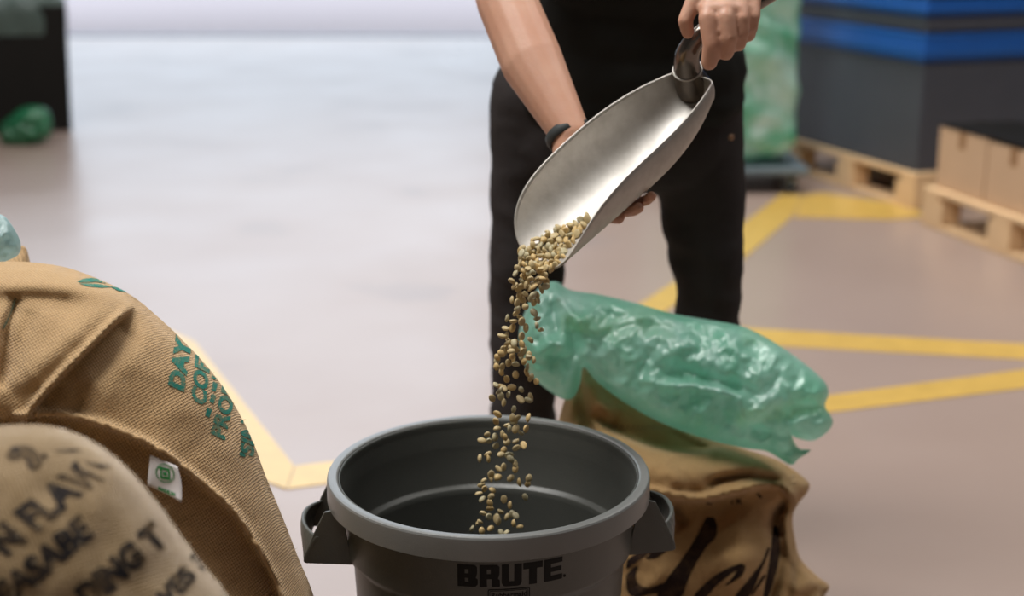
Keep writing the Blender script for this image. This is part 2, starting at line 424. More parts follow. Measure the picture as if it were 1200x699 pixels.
M_green_ink = ink('green_stencil_ink', lin(38, 112, 100), lin(150, 122, 82), .35)
M_black_ink = ink('black_stencil_ink', lin(38, 36, 38), lin(126, 104, 74), .45)
M_dark_ink = ink('dark_brush_ink', lin(46, 34, 30), lin(110, 84, 56), .25)
M_bin = plain('grey_bin_plastic', lin(76, 77, 73), .38, spec=.45, noise_amt=.06, nscale=30, bump=.12, bscale=400)
M_bin_dark = plain('dark_raised_plastic', lin(18, 17, 16), .6, spec=.2)
M_alu = None
def alu():
    m, nt, b = newmat('worn_aluminium'); L = nt.links; b.inputs['Metallic'].default_value = 1.0
    tc = N(nt, 'ShaderNodeTexCoord'); n1 = N(nt, 'ShaderNodeTexNoise', Scale=22.0, Detail=7.0, Roughness=.65); L.new(tc.outputs['Object'], n1.inputs['Vector'])
    mx = N(nt, 'ShaderNodeMix', data_type='RGBA'); mx.inputs[6].default_value = lin(168, 162, 154); mx.inputs[7].default_value = lin(222, 219, 214); L.new(n1.outputs['Fac'], mx.inputs[0]); L.new(mx.outputs[2], b.inputs['Base Color'])
    rr = N(nt, 'ShaderNodeMapRange'); rr.inputs['To Min'].default_value = .70; rr.inputs['To Max'].default_value = .54; L.new(n1.outputs['Fac'], rr.inputs['Value']); L.new(rr.outputs[0], b.inputs['Roughness'])
    bp = N(nt, 'ShaderNodeBump', Strength=.2, Distance=.002); L.new(n1.outputs['Fac'], bp.inputs['Height']); L.new(bp.outputs[0], b.inputs['Normal'])
    return m
M_alu = alu()
M_alu_polish = plain('hand_worn_aluminium', lin(120, 112, 105), .22, 1, noise_amt=.3, nscale=30, bump=.3, bscale=45)
M_bean = plain('green_coffee_bean', lin(188, 168, 124), .55, noise_amt=.14, nscale=3, bump=.2, bscale=500)
def skinmat():
    m, nt, b = newmat('skin'); L = nt.links
    tc = N(nt, 'ShaderNodeTexCoord'); n1 = N(nt, 'ShaderNodeTexNoise', Scale=16.0, Detail=4.0); L.new(tc.outputs['Object'], n1.inputs['Vector'])
    mx = N(nt, 'ShaderNodeMix', data_type='RGBA'); mx.inputs[6].default_value = lin(190, 136, 110); mx.inputs[7].default_value = lin(212, 168, 144); L.new(n1.outputs['Fac'], mx.inputs[0]); L.new(mx.outputs[2], b.inputs['Base Color'])
    b.inputs['Roughness'].default_value = .5; b.inputs['Subsurface Weight'].default_value = .12; b.inputs['Subsurface Radius'].default_value = (.02, .008, .004); b.inputs['Subsurface Scale'].default_value = .4
    n2 = N(nt, 'ShaderNodeTexNoise', Scale=220.0, Detail=3.0); L.new(tc.outputs['Object'], n2.inputs['Vector'])
    bp = N(nt, 'ShaderNodeBump', Strength=.15, Distance=.002); L.new(n2.outputs['Fac'], bp.inputs['Height']); L.new(bp.outputs[0], b.inputs['Normal'])
    return m
M_skin = skinmat()
M_shirt = plain('black_cotton', lin(33, 33, 31), .95, spec=.2, bump=.2, bscale=90)
M_trouser = plain('charcoal_trouser_cloth', lin(50, 46, 46), .9, spec=.2, noise_amt=.25, nscale=12, bump=.3, bscale=60)
M_rubber = plain('dark_grey_strap', lin(52, 56, 56), .6)
M_shoe = plain('black_leather', lin(30, 28, 27), .5)
M_hair = plain('dark_brown_hair', lin(50, 38, 30), .6, bump=.6, bscale=120)
M_film_green = film('green_plastic_film', lin(186, 230, 218), .26, .25, 1.0, .2, 9, lin(142, 214, 186), 4.5)
M_film_pale = film('pale_plastic_film', lin(176, 205, 205), .3, .25, .6, .6, 14)
M_film_deep = film('deep_green_plastic_film', lin(20, 130, 84), .1, .25, .6, .6, 10)
M_film_wrap = film('light_green_stretch_wrap', lin(214, 236, 228), .05, .22, .9, .7, 5, lin(84, 178, 138), 3.6)
M_wood = plain('pallet_wood', lin(222, 188, 146), .8, noise_amt=.15, nscale=6, bump=.3, bscale=30)
M_card = plain('brown_cardboard', lin(200, 168, 136), .85, noise_amt=.06)
M_tape = plain('brown_packing_tape', lin(150, 112, 76), .5)
M_tub = plain('dark_grey_plastic', lin(70, 73, 82), .45)
M_blue = plain('blue_plastic', lin(24, 84, 158), .4)
M_black = plain('black_plastic', lin(20, 18, 16), .6, spec=.15)
M_dolly = plain('blue_grey_steel', lin(96, 108, 116), .5)
M_white = plain('white_woven_label', lin(210, 205, 205), .7)
M_tag_ink = plain('green_label_ink', lin(30, 128, 60), .7)

# ------------------------------------------------------------ the setting
def quad_struct(name, pts, mat, thick=.1, nrm=(0, 0, -1)):
    n = Vector(nrm)*thick; v = [Vector(p) for p in pts]; v += [p+n for p in v]
    o = mesh_obj(name, v, [(0,1,2,3),(7,6,5,4),(0,4,5,1),(1,5,6,2),(2,6,7,3),(3,7,4,0)], mat, None, False)
    bm = bmesh.new(); bm.from_mesh(o.data); bmesh.ops.recalc_face_normals(bm, faces=bm.faces); bm.to_mesh(o.data); bm.free()
    return tag(o, kind='structure')
XL, XR, YF, YB, HT = -8.0, 9.0, -4.0, 16.0, 10.0
DX0, DX1, DH = -7.2, 0.1, 9.6
quad_struct('floor', [(XL, YF, 0), (XR, YF, 0), (XR, YB, 0), (XL, YB, 0)], M_floor)
quad_struct('ceiling', [(XL, YF, HT), (XR, YF, HT), (XR, YB, HT), (XL, YB, HT)], M_ceil, nrm=(0, 0, 1))
quad_struct('wall_left', [(XL, YF, 0), (XL, YB, 0), (XL, YB, HT), (XL, YF, HT)], M_wall, nrm=(-1, 0, 0))
quad_struct('wall_right', [(XR, YF, 0), (XR, YB, 0), (XR, YB, HT), (XR, YF, HT)], M_wall, nrm=(1, 0, 0))
quad_struct('wall_front', [(XL, YF, 0), (XR, YF, 0), (XR, YF, HT), (XL, YF, HT)], M_wall, nrm=(0, -1, 0))
bm = bmesh.new(); box(bm, XL, DX0, YB, YB+.2, 0, HT); box(bm, DX1, XR, YB, YB+.2, 0, HT); box(bm, DX0, DX1, YB, YB+.2, DH, HT)
tag(bm_obj('wall_back', bm, M_wall), kind='structure')
tag(box_obj('trim_1', (DX0, DX1, YB-.03, YB+.2, -.02, .015), plain('threshold_steel', lin(120, 125, 140), .4)), kind='structure')
quad_struct('ground', [(-30, YB+.2, -.005), (30, YB+.2, -.005), (30, 60, -.005), (-30, 60, -.005)], M_yard)

NSTR = [0]
def stripe(pts_px, label, group=None):
    NSTR[0] += 1; bm = bmesh.new(); top = [bm.verts.new(G(x, y, .0010+.0007*NSTR[0])) for x, y in pts_px]; f = bm.faces.new(top)
    r = bmesh.ops.extrude_face_region(bm, geom=[f])
    for g in r['geom']:
        if isinstance(g, bmesh.types.BMVert): g.co.z = -.001
    o = bm_obj('floor_marking', bm, M_yellow); return tag(o, label, 'floor marking', 'yellow floor lines')
stripe([(640, 366), (900, 386), (1215, 404), (1215, 422), (900, 405), (640, 386)], 'yellow floor line running level behind the green plastic liner to the right edge')
stripe([(346, 546), (700, 504), (975, 463), (1215, 431), (1215, 453), (975, 483), (700, 524), (337, 573)], 'nearest yellow floor line, slanting from behind the grey bin up to the right')
stripe([(195, 385), (228, 400), (344.5, 546), (335.5, 573), (300, 560), (200, 430)], 'glare-washed yellow floor line beside the tall left burlap sack')
stripe([(700, 388), (812, 316), (860, 270), (915, 228), (940, 229), (930, 252), (868, 306), (720, 404)], 'yellow floor line passing diagonally behind the worker\'s legs towards the dolly')
stripe([(941, 229), (962, 226), (1062, 239), (1088, 254), (1040, 257), (931, 254)], 'short far yellow floor line along the foot of the tub pallet')

# ------------------------------------------------------------ background things
def pallet(loc, ang, label):
    r = empty('wooden_pallet', loc, ang)
    tag(r, label, 'pallet', 'wooden pallets')
    Lx, Wy = 1.2, .8
    for k in range(5):
        y = k*(Wy-.12)/4; box_obj('deck_board', (0, Lx, y, y+.12, .152, .178), M_wood, r, .003)
    for x in (0, Lx/2-.06, Lx-.12): box_obj('stringer_board', (x, x+.12, 0, Wy, .126, .1518), M_wood, r, .003)
    for x in (0, Lx/2-.07, Lx-.14):
        for y in (0, Wy/2-.05, Wy-.1): box_obj('block', (x+(.02 if x > 1 else 0)*-1, x+.14+(.02 if x < 1 else 0), y, y+.1, .0262, .1258), M_wood, r, .004)
    for y in (0, Wy/2-.05, Wy-.1): box_obj('bottom_board', (0, Lx, y, y+.1, .001, .026), M_wood, r, .003)
    return r
# local x runs along the visible side; local y into the pallet
p1 = pallet((1.925, 6.69, 0), math.atan2(.94, -.34), 'wooden pallet under the stacked dark tubs with blue rims')
p2 = pallet((2.205, 5.24, 0), math.atan2(.96, -.27), 'nearer wooden pallet at right edge carrying cardboard boxes')
for p in (p1, p2):     # y must point away to the right: mirror parts
    for c in p.children:
        for v in c.data.vertices: v.co.y = -v.co.y
        bm = bmesh.new(); bm.from_mesh(c.data); bmesh.ops.reverse_faces(bm, faces=bm.faces); bm.to_mesh(c.data); bm.free()
def tub(z, h, label, ang, loc):
    r = empty('storage_tub', (loc[0], loc[1], z), ang); tag(r, label, 'storage tub', 'stacked storage tubs')
    def ring(bm, ins, z0, z1, x0=.03, x1=1.17, y0=-.79, y1=-.02, t=.02):
        a = [bm.verts.new(p) for p in ((x0-ins,y0-ins,z0),(x1+ins,y0-ins,z0),(x1+ins,y1+ins,z0),(x0-ins,y1+ins,z0))]
        b = [bm.verts.new((v.co.x, v.co.y, z1)) for v in a]
        c = [bm.verts.new(p) for p in ((x0-ins+t,y0-ins+t,z1),(x1+ins-t,y0-ins+t,z1),(x1+ins-t,y1+ins-t,z1),(x0-ins+t,y1+ins-t,z1))]
        d = [bm.verts.new((v.co.x, v.co.y, z0)) for v in c]
        for P, Q in ((a, b), (b, c), (c, d), (d, a)):
            for k in range(4): bm.faces.new((P[k], P[(k+1) % 4], Q[(k+1) % 4], Q[k]))
    bm = bmesh.new(); ring(bm, 0, .012, h-.14 if h > .3 else h-.09); box(bm, .03, 1.17, -.79, -.02, 0, .012)
    bm_obj('body', bm, M_tub, r, bevel=.006)
    bm = bmesh.new(); hb_ = .14 if h > .3 else .09; ring(bm, .012, h-hb_, h-.006, t=.034); ring(bm, .026, h-hb_+.02, h-hb_*.45, t=.016)
    bm_obj('rim', bm, M_blue, r, bevel=.006)
    return r
A1 = math.atan2(.94, -.34)
tub(.179, .66, 'dark grey storage tub with blue rim, standing directly on the pallet', A1, (1.925, 6.69))
for zz, lb in ((.840, 'shallow dark tub with blue rim, second in the stack'), (1.001, 'shallow dark tub with blue rim, third in the stack above the frame')):
    tub(zz, .16, lb, A1, (1.925, 6.69))
A2 = math.atan2(.96, -.27)
def carton(x0, x1, y0, y1, h, label):
    r = empty('cardboard_box', (2.205, 5.24, .179), A2); tag(r, label, 'cardboard box', 'cardboard boxes on the near pallet')
    box_obj('carton', (x0, x1, -y1, -y0, 0, h), M_card, r, .006)
    for k in (0, 1):
        xa, xb = (x0, (x0+x1)/2-.002) if k == 0 else ((x0+x1)/2+.002, x1)
        box_obj('flap', (xa, xb, -y1, -y0, h+.0003, h+.004), M_card, r, .001)
    xm = (x0+x1)/2
    bm = bmesh.new(); box(bm, xm-.025, xm+.025, -y1-.0006, -y0+.0006, h+.0043, h+.0052); box(bm, xm-.025, xm+.025, -y0+.0002, -y0+.001, h-.07, h+.0052)
    bm_obj('packing_tape', bm, M_tape, r)
carton(.80, 1.17, .04, .42, .27, 'cardboard box at the far left end of the near pallet')
carton(.42, .79, .04, .42, .26, 'cardboard box second from the left on the near pallet')
carton(.04, .41, .04, .42, .26, 'cardboard box at the near end of the pallet, outside the right edge')
carton(.42, .79, .44, .79, .31, 'taller cardboard box in the back row of the near pallet')

# dark sheet lying over the cartons
bm = bmesh.new(); bmesh.ops.create_grid(bm, x_segments=40, y_segments=30, size=.5)
for v in bm.verts:
    x, y = v.co.x, v.co.y; X = .605+x*1.14; Y = -.232+y*.39
    drop = 0
    v.co = Vector((X, Y, .272+.006*noise.noise(Vector((x*7, y*7, 0)))+.005))
r = bmesh.ops.extrude_face_region(bm, geom=bm.faces[:])
for g in r['geom']:
    if isinstance(g, bmesh.types.BMVert): g.co.z += .002
o = bm_obj('plastic_sheet', bm, M_black, None, True); o.location = (2.205, 5.24, .185); o.rotation_euler = (0, 0, A2)
tag(o, 'black plastic sheet lying on top of the cardboard boxes at right edge', 'plastic sheet')

# low dolly with a wrapped stack
d = empty('platform_dolly', (1.08, 7.35, 0)); tag(d, 'low blue-grey platform dolly under the green wrapped stack', 'dolly')
box_obj('platform', (-.42, .42, -.28, .28, .10, .135), M_dolly, d, .006)
box_obj('frame', (-.38, .38, -.24, .24, .085, .0995), M_black, d, .003)
for x in (-.34, .34):
    for y in (-.2, .2):
        bm = bmesh.new(); box(bm, x-.025, x+.025, y-.02, y-.014, .03, .0848); box(bm, x-.025, x+.025, y+.014, y+.02, .03, .0848); box(bm, x-.025, x+.025, y-.02, y+.02, .079, .0848)
        cf = bm_obj('caster', bm, M_dolly, d)
        bm = bmesh.new(); bmesh.ops.create_cone(bm, segments=20, radius1=.034, radius2=.034, depth=.024, cap_ends=True, matrix=Matrix.Translation((x, y, .0345)) @ Matrix.Rotation(math.pi/2, 4, 'X'))
        bm_obj('wheel', bm, M_black, cf, bevel=.003)
bm = bmesh.new(); bmesh.ops.create_cube(bm, size=1); bmesh.ops.subdivide_edges(bm, edges=bm.edges, cuts=44, use_grid_fill=True)
for v in bm.verts:
    x, y, zz = v.co*2
    ex = .36*x*(1-.06*y**4)*(1-.10*zz**8); ey = .25*y*(1-.06*x**4)*(1-.10*zz**8); ez = .60*zz*(1-.03*x**4-.03*y**4)
    p = Vector((ex, ey, ez)); d_ = Vector((x**5, y**5, .3*zz**7)).normalized()
    rg = 1-abs(noise.noise(Vector((ex*4, ey*4, ez*7+3*ex))))*2
    v.co = p + d_*(.030*noise.fractal(p*5, 1, 2, 3)+.022*rg)
mn = min(v.co.z for v in bm.verts)
for v in bm.verts: v.co.z -= mn
o = bm_obj('wrapped_bundle', bm, M_film_wrap, None, True); o.location = (1.075, 7.36, .136)
tag(o, 'tall bundle in crumpled light green plastic standing on the blue-grey dolly', 'bundle')

# black bin with liner, far left
b = empty('black_container', (-3.37, 9.36, 0), .36); tag(b, 'tall black plastic container with a clear liner, top left of the floor', 'container')
bm = bmesh.new(); n = 4
lo = [(-.42,-.34,0),(.42,-.34,0),(.42,.34,0),(-.42,.34,0)]
v0 = [bm.verts.new(p) for p in lo]; v1 = [bm.verts.new((x*1.06, y*1.06, .80)) for x, y, z in lo]; v2 = [bm.verts.new((x*1.02, y*1.02, .80)) for x, y, z in lo]; v3 = [bm.verts.new((x*.95, y*.95, .03)) for x, y, z in lo]
bm.faces.new(v0[::-1]); bm.faces.new(v3)
for P, Q in ((v0, v1), (v1, v2), (v2, v3)):
    for k in range(4): bm.faces.new((P[k], P[(k+1) % 4], Q[(k+1) % 4], Q[k]))
bm_obj('body', bm, M_black, b, bevel=.012)
vs, fs = [], []; NN = 120
prof = [(1.075, .62), (1.09, .66), (1.10, .74), (1.09, .83), (1.07, .845), (1.03, .84), (.98, .83), (.93, .76), (.9, .6)]
for j, (s, z) in enumerate(prof):
    for i in range(NN):
        a = 2*math.pi*i/NN; q = max(abs(math.cos(a)), abs(math.sin(a)))**.82
        wv = 1+.012*math.sin(a*17+j)+.02*noise.noise(Vector((math.cos(a)*4, math.sin(a)*4, j*.4)))
        vs.append((.42*s*wv*math.cos(a)/q, .34*s*wv*math.sin(a)/q, z+.02*noise.noise(Vector((math.cos(a)*5, math.sin(a)*5, 3)))*(1 if j < 2 else .2)))
for j in range(len(prof)-1):
    for i in range(NN): fs.append((j*NN+i, j*NN+(i+1) % NN, (j+1)*NN+(i+1) % NN, (j+1)*NN+i))
mesh_obj('liner', vs, fs, film('dark_green_liner_film', lin(96, 118, 110), .35, .3, .6, .7, 8), b)
o, _ = inflate('plastic_bag', [(2, 168), (0, 148), (10, 138), (24, 127), (40, 124), (55, 128), (61, 142), (60, 158), (50, 166), (25, 170)], lambda x, y: 8.62, .085, M_film_deep, pitch=2.5, rough=.03, rough_px=9, cell=2.5)
tag(o, 'crumpled bright green plastic bag on the floor before the black container', 'plastic bag')

# ------------------------------------------------------------ burlap sacks
def sack_dist(x, y): return 1.88
left_outline = [(-120, 335), (-60, 314), (0, 307), (50, 309), (92, 318), (150, 344), (190, 376), (220, 405), (248, 436), (272, 470), (294, 512), (312, 560), (331, 606), (350, 655), (368, 700), (392, 790), (398, 880), (380, 985), (330, 1050), (100, 1062), (-150, 1062), (-262, 985), (-292, 800), (-272, 600), (-222, 430)]
left_folds = [
    ('step', [(24, 496), (45, 470), (70, 442), (100, 412), (130, 382), (160, 355)], .040, 42, True, 5.0),
    ('ridge', [(150, 345), (118, 368), (84, 395), (50, 428), (15, 460)], .016, 20),
    ('ridge', [(185, 380), (160, 410), (130, 440), (95, 465)], .012, 22),
    ('valley', [(25, 348), (12, 375), (6, 410), (2, 460)], .020, 8),
    ('valley', [(40, 355), (28, 385), (18, 415), (10, 445)], .010, 12),
    ('ridge', [(-20, 338), (40, 335), (90, 338), (140, 346)], .014, 12),
    ('valley', [(-30, 352), (20, 350), (60, 352), (100, 356)], .008, 10),
    ('step', [(20, 489), (60, 486), (100, 492), (140, 506), (180, 524), (215, 549), (246, 574), (275, 602), (300, 640), (322, 680), (350, 760), (365, 850)], .034, 70, False, 4.0),
    ('valley', [(-60, 500), (0, 496), (40, 500), (80, 506)], .012, 14),
    ('ridge', [(290, 640), (310, 700), (320, 780)], .006, 14),
]
sack1, bvh1 = inflate('burlap_sack', left_outline, sack_dist, .24, M_jute, None, 3.2, left_folds, .006, 90)
tag(sack1, 'tall full burlap sack at left with green stencil print and white sewn label', 'sack')
# seam roll along the lip
def on_surf(bvh, px, py, lift=0.0):
    q = W(px, py, 1.0); hit, n, i, dd = bvh.ray_cast(CAMP, (q-CAMP).normalized())
    if hit is None: return None
    if n.dot(q-CAMP) > 0: n = -n
    return hit+n*lift
seam = [on_surf(bvh1, x, y-1.5, .001) for x, y in spline2([(40, 487), (60, 486), (100, 492), (140, 506), (180, 524), (215, 549), (246, 574), (275, 602), (300, 640), (322, 680), (340, 730)], False, 8)]
seam = [p for p in seam if p]
tube('seam', seam, [.0028+.0007*math.sin(i*1.9) for i in range(len(seam))], M_jute, sack1, 8)
def words(ws, bvh, mat, parent, maxe):
    for w_ in ws: conform('printed_word', w_, bvh, mat, parent, maxe)
words([place_text('DAY', (214, 460), (4.5, -28), (-24, -11), .055), place_text('COFFEE', (240, 477), (2.5, -25), (-23, -11), .045),
       place_text('PRODUCT', (262, 517), (6, -25), (-22, -11), .04), place_text("'SIN'", (296, 541), (1, -26), (-21, -9), .04)], bvh1, M_green_ink, sack1, 4.0)
for x, y in ((240, 487), (245, 471), (247, 457), (247, 443)):
    conform('printed_dash', [[(x, y), (x+5, y+3), (x+8, y-6.5), (x+2.5, y-9.5)]], bvh1, M_green_ink, sack1, 4.0)
for pl in ([(90, 331), (97, 327.5), (108, 326.5), (122, 329), (134, 334), (128, 333.5), (112, 331), (100, 332)], [(92, 333), (104, 333), (118, 334), (130, 337), (120, 338), (104, 336.5)], [(128, 336), (138, 338), (148, 343), (138, 341.5)]):
    conform('printed_leaf', [pl], bvh1, M_green_ink, sack1, 4.0)
# sewn tag
tp = [(178, 533), (208, 547), (214, 572), (212, 589), (196, 586), (174, 566), (173, 555)]
bm = bmesh.new()
tagpts = []
def tagpos(x, y):
    q = on_surf(bvh1, 196, 535, .004); return W(x, y, q.y-.004-(y-535)*.00035)
NXT, NYT = 8, 10
grid = [[None]*(NXT+1) for _ in range(NYT+1)]
for j in range(NYT+1):
    for i in range(NXT+1):
        u, v = i/NXT, j/NYT
        xl = 176-3*v+10*v*v*0; xr = 208+5*v+2*math.sin(v*3.1)
        yl = 533+36*v; yr = 547+43*v
        x = xl+(xr-xl)*u; y = yl+(yr-yl)*u+math.sin(u*5)*.8*v
        grid[j][i] = bm.verts.new(tagpos(x, y)+Vector((0, -.003*math.sin(u*4+v*3)*v, 0)))
for j in range(NYT):
    for i in range(NXT): bm.faces.new((grid[j][i], grid[j][i+1], grid[j+1][i+1], grid[j+1][i]))
bm.normal_update(); tbvh = BVHTree.FromBMesh(bm)
tagob = bm_obj('sewn_label', bm, M_white, sack1, True)
so = tagob.modifiers.new('thick', 'SOLIDIFY'); so.thickness = .0006; so.offset = 0
tag(tagob, 'small white sewn label printed in green')
polys = []
cx, cy, cxx = 193.5, 555, 0
def frame(pts, wd):
    out = []; n = len(pts); c = np.mean(pts, axis=0)
    for i in range(n):
        a, b2 = np.array(pts[i]), np.array(pts[(i+1) % n]); k = wd
        out.append([tuple(a), tuple(b2), tuple(b2+(c-b2)*k), tuple(a+(c-a)*k)])
    return out
polys += frame([(187.5, 547), (199, 550), (199.5, 563), (188, 561)], .42)
polys += [[(184.5, 548), (190, 547.2), (190, 548.8), (184.5, 549.6)], [(191, 553), (195.5, 554), (195.8, 558), (191.3, 557)]]
for k in range(26):
    a = 2*math.pi*k/26; rr0, rr1 = 9.0, 11.6
    c, s = math.cos(a), math.sin(a); c2, s2 = math.cos(a+.12), math.sin(a+.12)
    polys.append([(cx+rr0*c, cy+rr0*s+.25*rr0*c*.6), (cx+rr1*c, cy+rr1*s+.25*rr1*c*.6), (cx+rr1*c2, cy+rr1*s2+.25*rr1*c2*.6), (cx+rr0*c2, cy+rr0*s2+.25*rr0*c2*.6)])
polys += place_text('MADE IN', (185.5, 574), (5.0, 2.0), (.3, -5.6), .05)
polys += place_text('BRASIL', (189, 580), (4.6, 1.9), (.3, -5.0), .05)
conform('label_print', polys, tbvh, M_tag_ink, tagob, 4.0, .0009)

# front sack
front_outline = [(-330, 700), (-280, 590), (-180, 530), (-70, 505), (0, 499), (55, 499), (100, 513), (140, 540), (180, 583), (212, 627), (243, 668), (268, 700), (318, 800), (345, 920), (350, 1100), (340, 1300), (290, 1440), (0, 1470), (-280, 1440), (-350, 1200), (-365, 900)]
front_folds = [('ridge', [(-20, 512), (60, 508), (115, 528), (160, 566), (210, 630)], .006, 22), ('valley', [(30, 560), (90, 600), (130, 660)], .004, 30)]
sack2, bvh2 = inflate('burlap_sack', front_outline, lambda x, y: 1.34, .18, M_jute_front, None, 4.0, front_folds, .006, 110, seed=2, profile=.55)
tag(sack2, 'nearest burlap sack at bottom left covered in black stencil letters', 'sack')
polys = []
rd = (.80, -.60); ru = (-.52, -.86)
def T2(s, x, y, sz, k=1.0): return place_text(s, (x, y), (rd[0]*sz*k, rd[1]*sz*k), (ru[0]*sz*1.06, ru[1]*sz*1.06), .06)
def T3(t, org, r, u_, b_=.05): return place_text(t, org, r, u_, b_)
words([T3('N FLAV', (6, 652), (33, -27), (-38, -29)), T3('EASABE', (6, 714), (31, -26), (-24, -33)),
       T3('DING T', (104, 716), (27, -24), (-27, -32), .06), T3('WES 3', (188, 722), (21, -23), (-22, -20), .05)], bvh2, M_black_ink, sack2, 5.0)
for pl in ([(7, 535), (12, 526), (20, 523), (30, 528), (30, 535), (22, 539), (13, 541)], [(24, 522), (36, 524), (46, 531), (50, 542), (45, 551), (34, 550), (30, 540)], [(48, 530), (56, 534), (55, 539), (49, 537)],
          [(60, 529), (84, 527), (96, 529), (84, 530.5)], [(98, 542), (118, 545), (132, 547), (118, 550)], [(80, 550), (98, 557), (122, 566), (120, 562), (108, 555), (94, 550)]):
    conform('printed_mark', [pl], bvh2, M_black_ink, sack2, 5.0)

def fibres(ob, n, lo, hi, mat, seed):
    rr = np.random.default_rng(seed); me = ob.data; np_ = len(me.polygons)
    cen = np.zeros(np_*3); me.polygons.foreach_get('center', cen); nor = np.zeros(np_*3); me.polygons.foreach_get('normal', nor); ar = np.zeros(np_); me.polygons.foreach_get('area', ar)
    cen = cen.reshape(-1, 3); nor = nor.reshape(-1, 3); pick = rr.choice(np_, n, p=ar/ar.sum())
    vs, fs = [], []
    for i in pick:
        p = Vector(cen[i]); nn = Vector(nor[i]); t = Vector(rr.normal(size=3)); t = (t-nn*t.dot(nn)*.5).normalized(); L = rr.uniform(lo, hi); wd = rr.uniform(.00010, .00022)
        s_ = nn.cross(t).normalized()*wd; b = len(vs); c1 = p+t*L*.4+nn*L*.30; c2 = p+t*L*.9+nn*L*rr.uniform(.1, .6)
        vs += [p-s_, p+s_, c1+s_, c1-s_, c2]; fs += [(b, b+1, b+2, b+3), (b+3, b+2, b+4)]
    o = mesh_obj('loose_fibres', vs, fs, mat, ob); return tag(o, kind='stuff')
M_fibre = plain('jute_fibre', lin(196, 176, 146), .8, spec=.3)
fibres(sack2, 15000, .003, .010, M_fibre, 1)
fibres(sack1, 12000, .002, .006, M_fibre, 2)
# pale liner at the left edge
o, _ = inflate('plastic_liner', [(-90, 330), (-95, 290), (-60, 262), (-20, 250), (2, 252), (14, 264), (24, 284), (22, 298), (8, 306), (-20, 318), (-50, 335)], lambda x, y: 2.12, .055, M_film_pale, None, 3.0, (), .014, 10, cell=3.0, seed=5, floor=False)
tag(o, 'pale blue-green plastic liner poking out behind the tall burlap sack at left edge', 'plastic liner')
# burlap corner beside it
sack4, _ = inflate('burlap_sack', [(-140, 345), (-100, 325), (-30, 306), (10, 297), (27, 288), (34, 302), (36, 330), (30, 420), (10, 560), (-20, 700), (-30, 830), (-170, 840), (-230, 700), (-200, 450)], lambda x, y: 2.3, .15, M_jute, None, 6.0, (), .01, 40)
tag(sack4, 'burlap sack mostly hidden behind the tall left sack, one corner showing', 'sack')
thr = [on_surf(bvh1, x, y, .002) for x, y in spline2([(19, 348), (14, 360), (8, 374), (2, 386)], False, 5)]
tag(tube('loose_thread', thr, [.0006, .0008, .001, .0013, .0014, .0013, .0011, .001, .001, .001, .001, .0012, .0012, .0012, .0012, .0006][:len(thr)], plain('dark_green_thread', lin(52, 58, 34), .8), sack1, 6), 'dark green loose thread')

# right sack, opened, with the green liner pulled out
right_outline = [(640, 760), (632, 690), (636, 600), (645, 520), (654, 494), (661, 470), (672, 441), (688, 427), (704, 436), (730, 455), (765, 474), (815, 505), (865, 524), (912, 540), (944, 562), (948, 574), (936, 590), (929, 606), (931, 628), (938, 655), (958, 676), (972, 688), (966, 704), (985, 730), (980, 752), (930, 768), (780, 772)]
right_folds = [
    ('step', [(872, 522), (850, 527), (815, 533), (780, 531), (740, 520), (705, 503), (688, 488)], .070, 34, True, 7.0, .05),
    ('ridge', [(690, 530), (745, 552), (800, 559), (860, 550), (925, 556)], .048, 25),
    ('ridge', [(690, 440), (700, 470), (722, 490)], .022, 9), ('valley', [(678, 445), (684, 480), (694, 510)], .022, 7), ('ridge', [(668, 460), (668, 490), (680, 520)], .012, 7),
    ('valley', [(826, 568), (850, 561), (880, 558), (908, 564), (918, 572)], .032, 5),
    ('step', [(930, 586), (915, 571), (895, 569), (860, 577), (826, 585), (800, 584), (765, 577), (740, 570)][::-1], .065, 55, False, 5.0),
    ('valley', [(926, 595), (912, 600), (908, 615), (912, 632)], .05, 8),
    ('ridge', [(928, 596), (931, 612), (927, 628)], .015, 7),
    ('valley', [(782, 596), (793, 606), (803, 620)], .03, 8),
    ('valley', [(910, 620), (914, 650), (906, 690), (896, 730)], .028, 7),
    ('ridge', [(850, 600), (870, 640), (862, 700)], .022, 20),
    ('valley', [(972, 682), (955, 694), (930, 710)], .020, 5),
    ('ridge', [(965, 672), (945, 684), (925, 694)], .012, 8),
    ('valley', [(905, 640), (925, 660), (950, 670)], .010, 10),
]
sack3, bvh3 = inflate('burlap_sack', right_outline, lambda x, y: 2.58+(700-y)*.00025, .19, M_jute_back, None, 3.2, right_folds, .012, 45, seed=4, back=.6)
tag(sack3, 'slumped open burlap sack right of the grey bin with dark brush strokes', 'sack')
def Z4(pts): return [(720+x/4.396, 540+y/4.396) for x, y in pts]
strokes = [
    [(470,300),(495,292),(515,300),(530,340),(520,400),(480,440),(440,500),(400,570),(370,640),(340,705),(220,705),(270,610),(330,530),(380,460),(430,380)],
    [(60,620),(70,580),(120,540),(110,600),(130,640),(180,655),(260,630),(270,670),(180,690),(110,705),(70,680)],
    [(165,500),(230,440),(285,420),(275,460),(220,500),(180,508)],
    [(60,548),(80,500),(190,450),(200,465),(120,520),(70,555)],
    [(440,660),(520,590),(620,540),(662,534),(640,560),(580,600),(520,650),(470,705),(410,705)],
    [(642,552),(672,540),(665,580),(620,620),(570,645),(604,608)],
    [(788,450),(796,468),(750,580),(690,705),(620,705),(700,600),(760,520)],
    [(820,335),(850,380),(850,480),(830,580),(790,705),(765,705),(790,560),(805,450)],
    [(768,590),(776,600),(722,680),(705,692),(738,630)],
    [(603,203),(610,203),(608,228),(602,226)], [(622,196),(630,194),(658,222),(650,226)], [(650,196),(655,202),(630,224),(625,218)], [(728,170),(740,168),(762,190),(750,196)], [(470,215),(505,222),(500,230),(475,224)]]
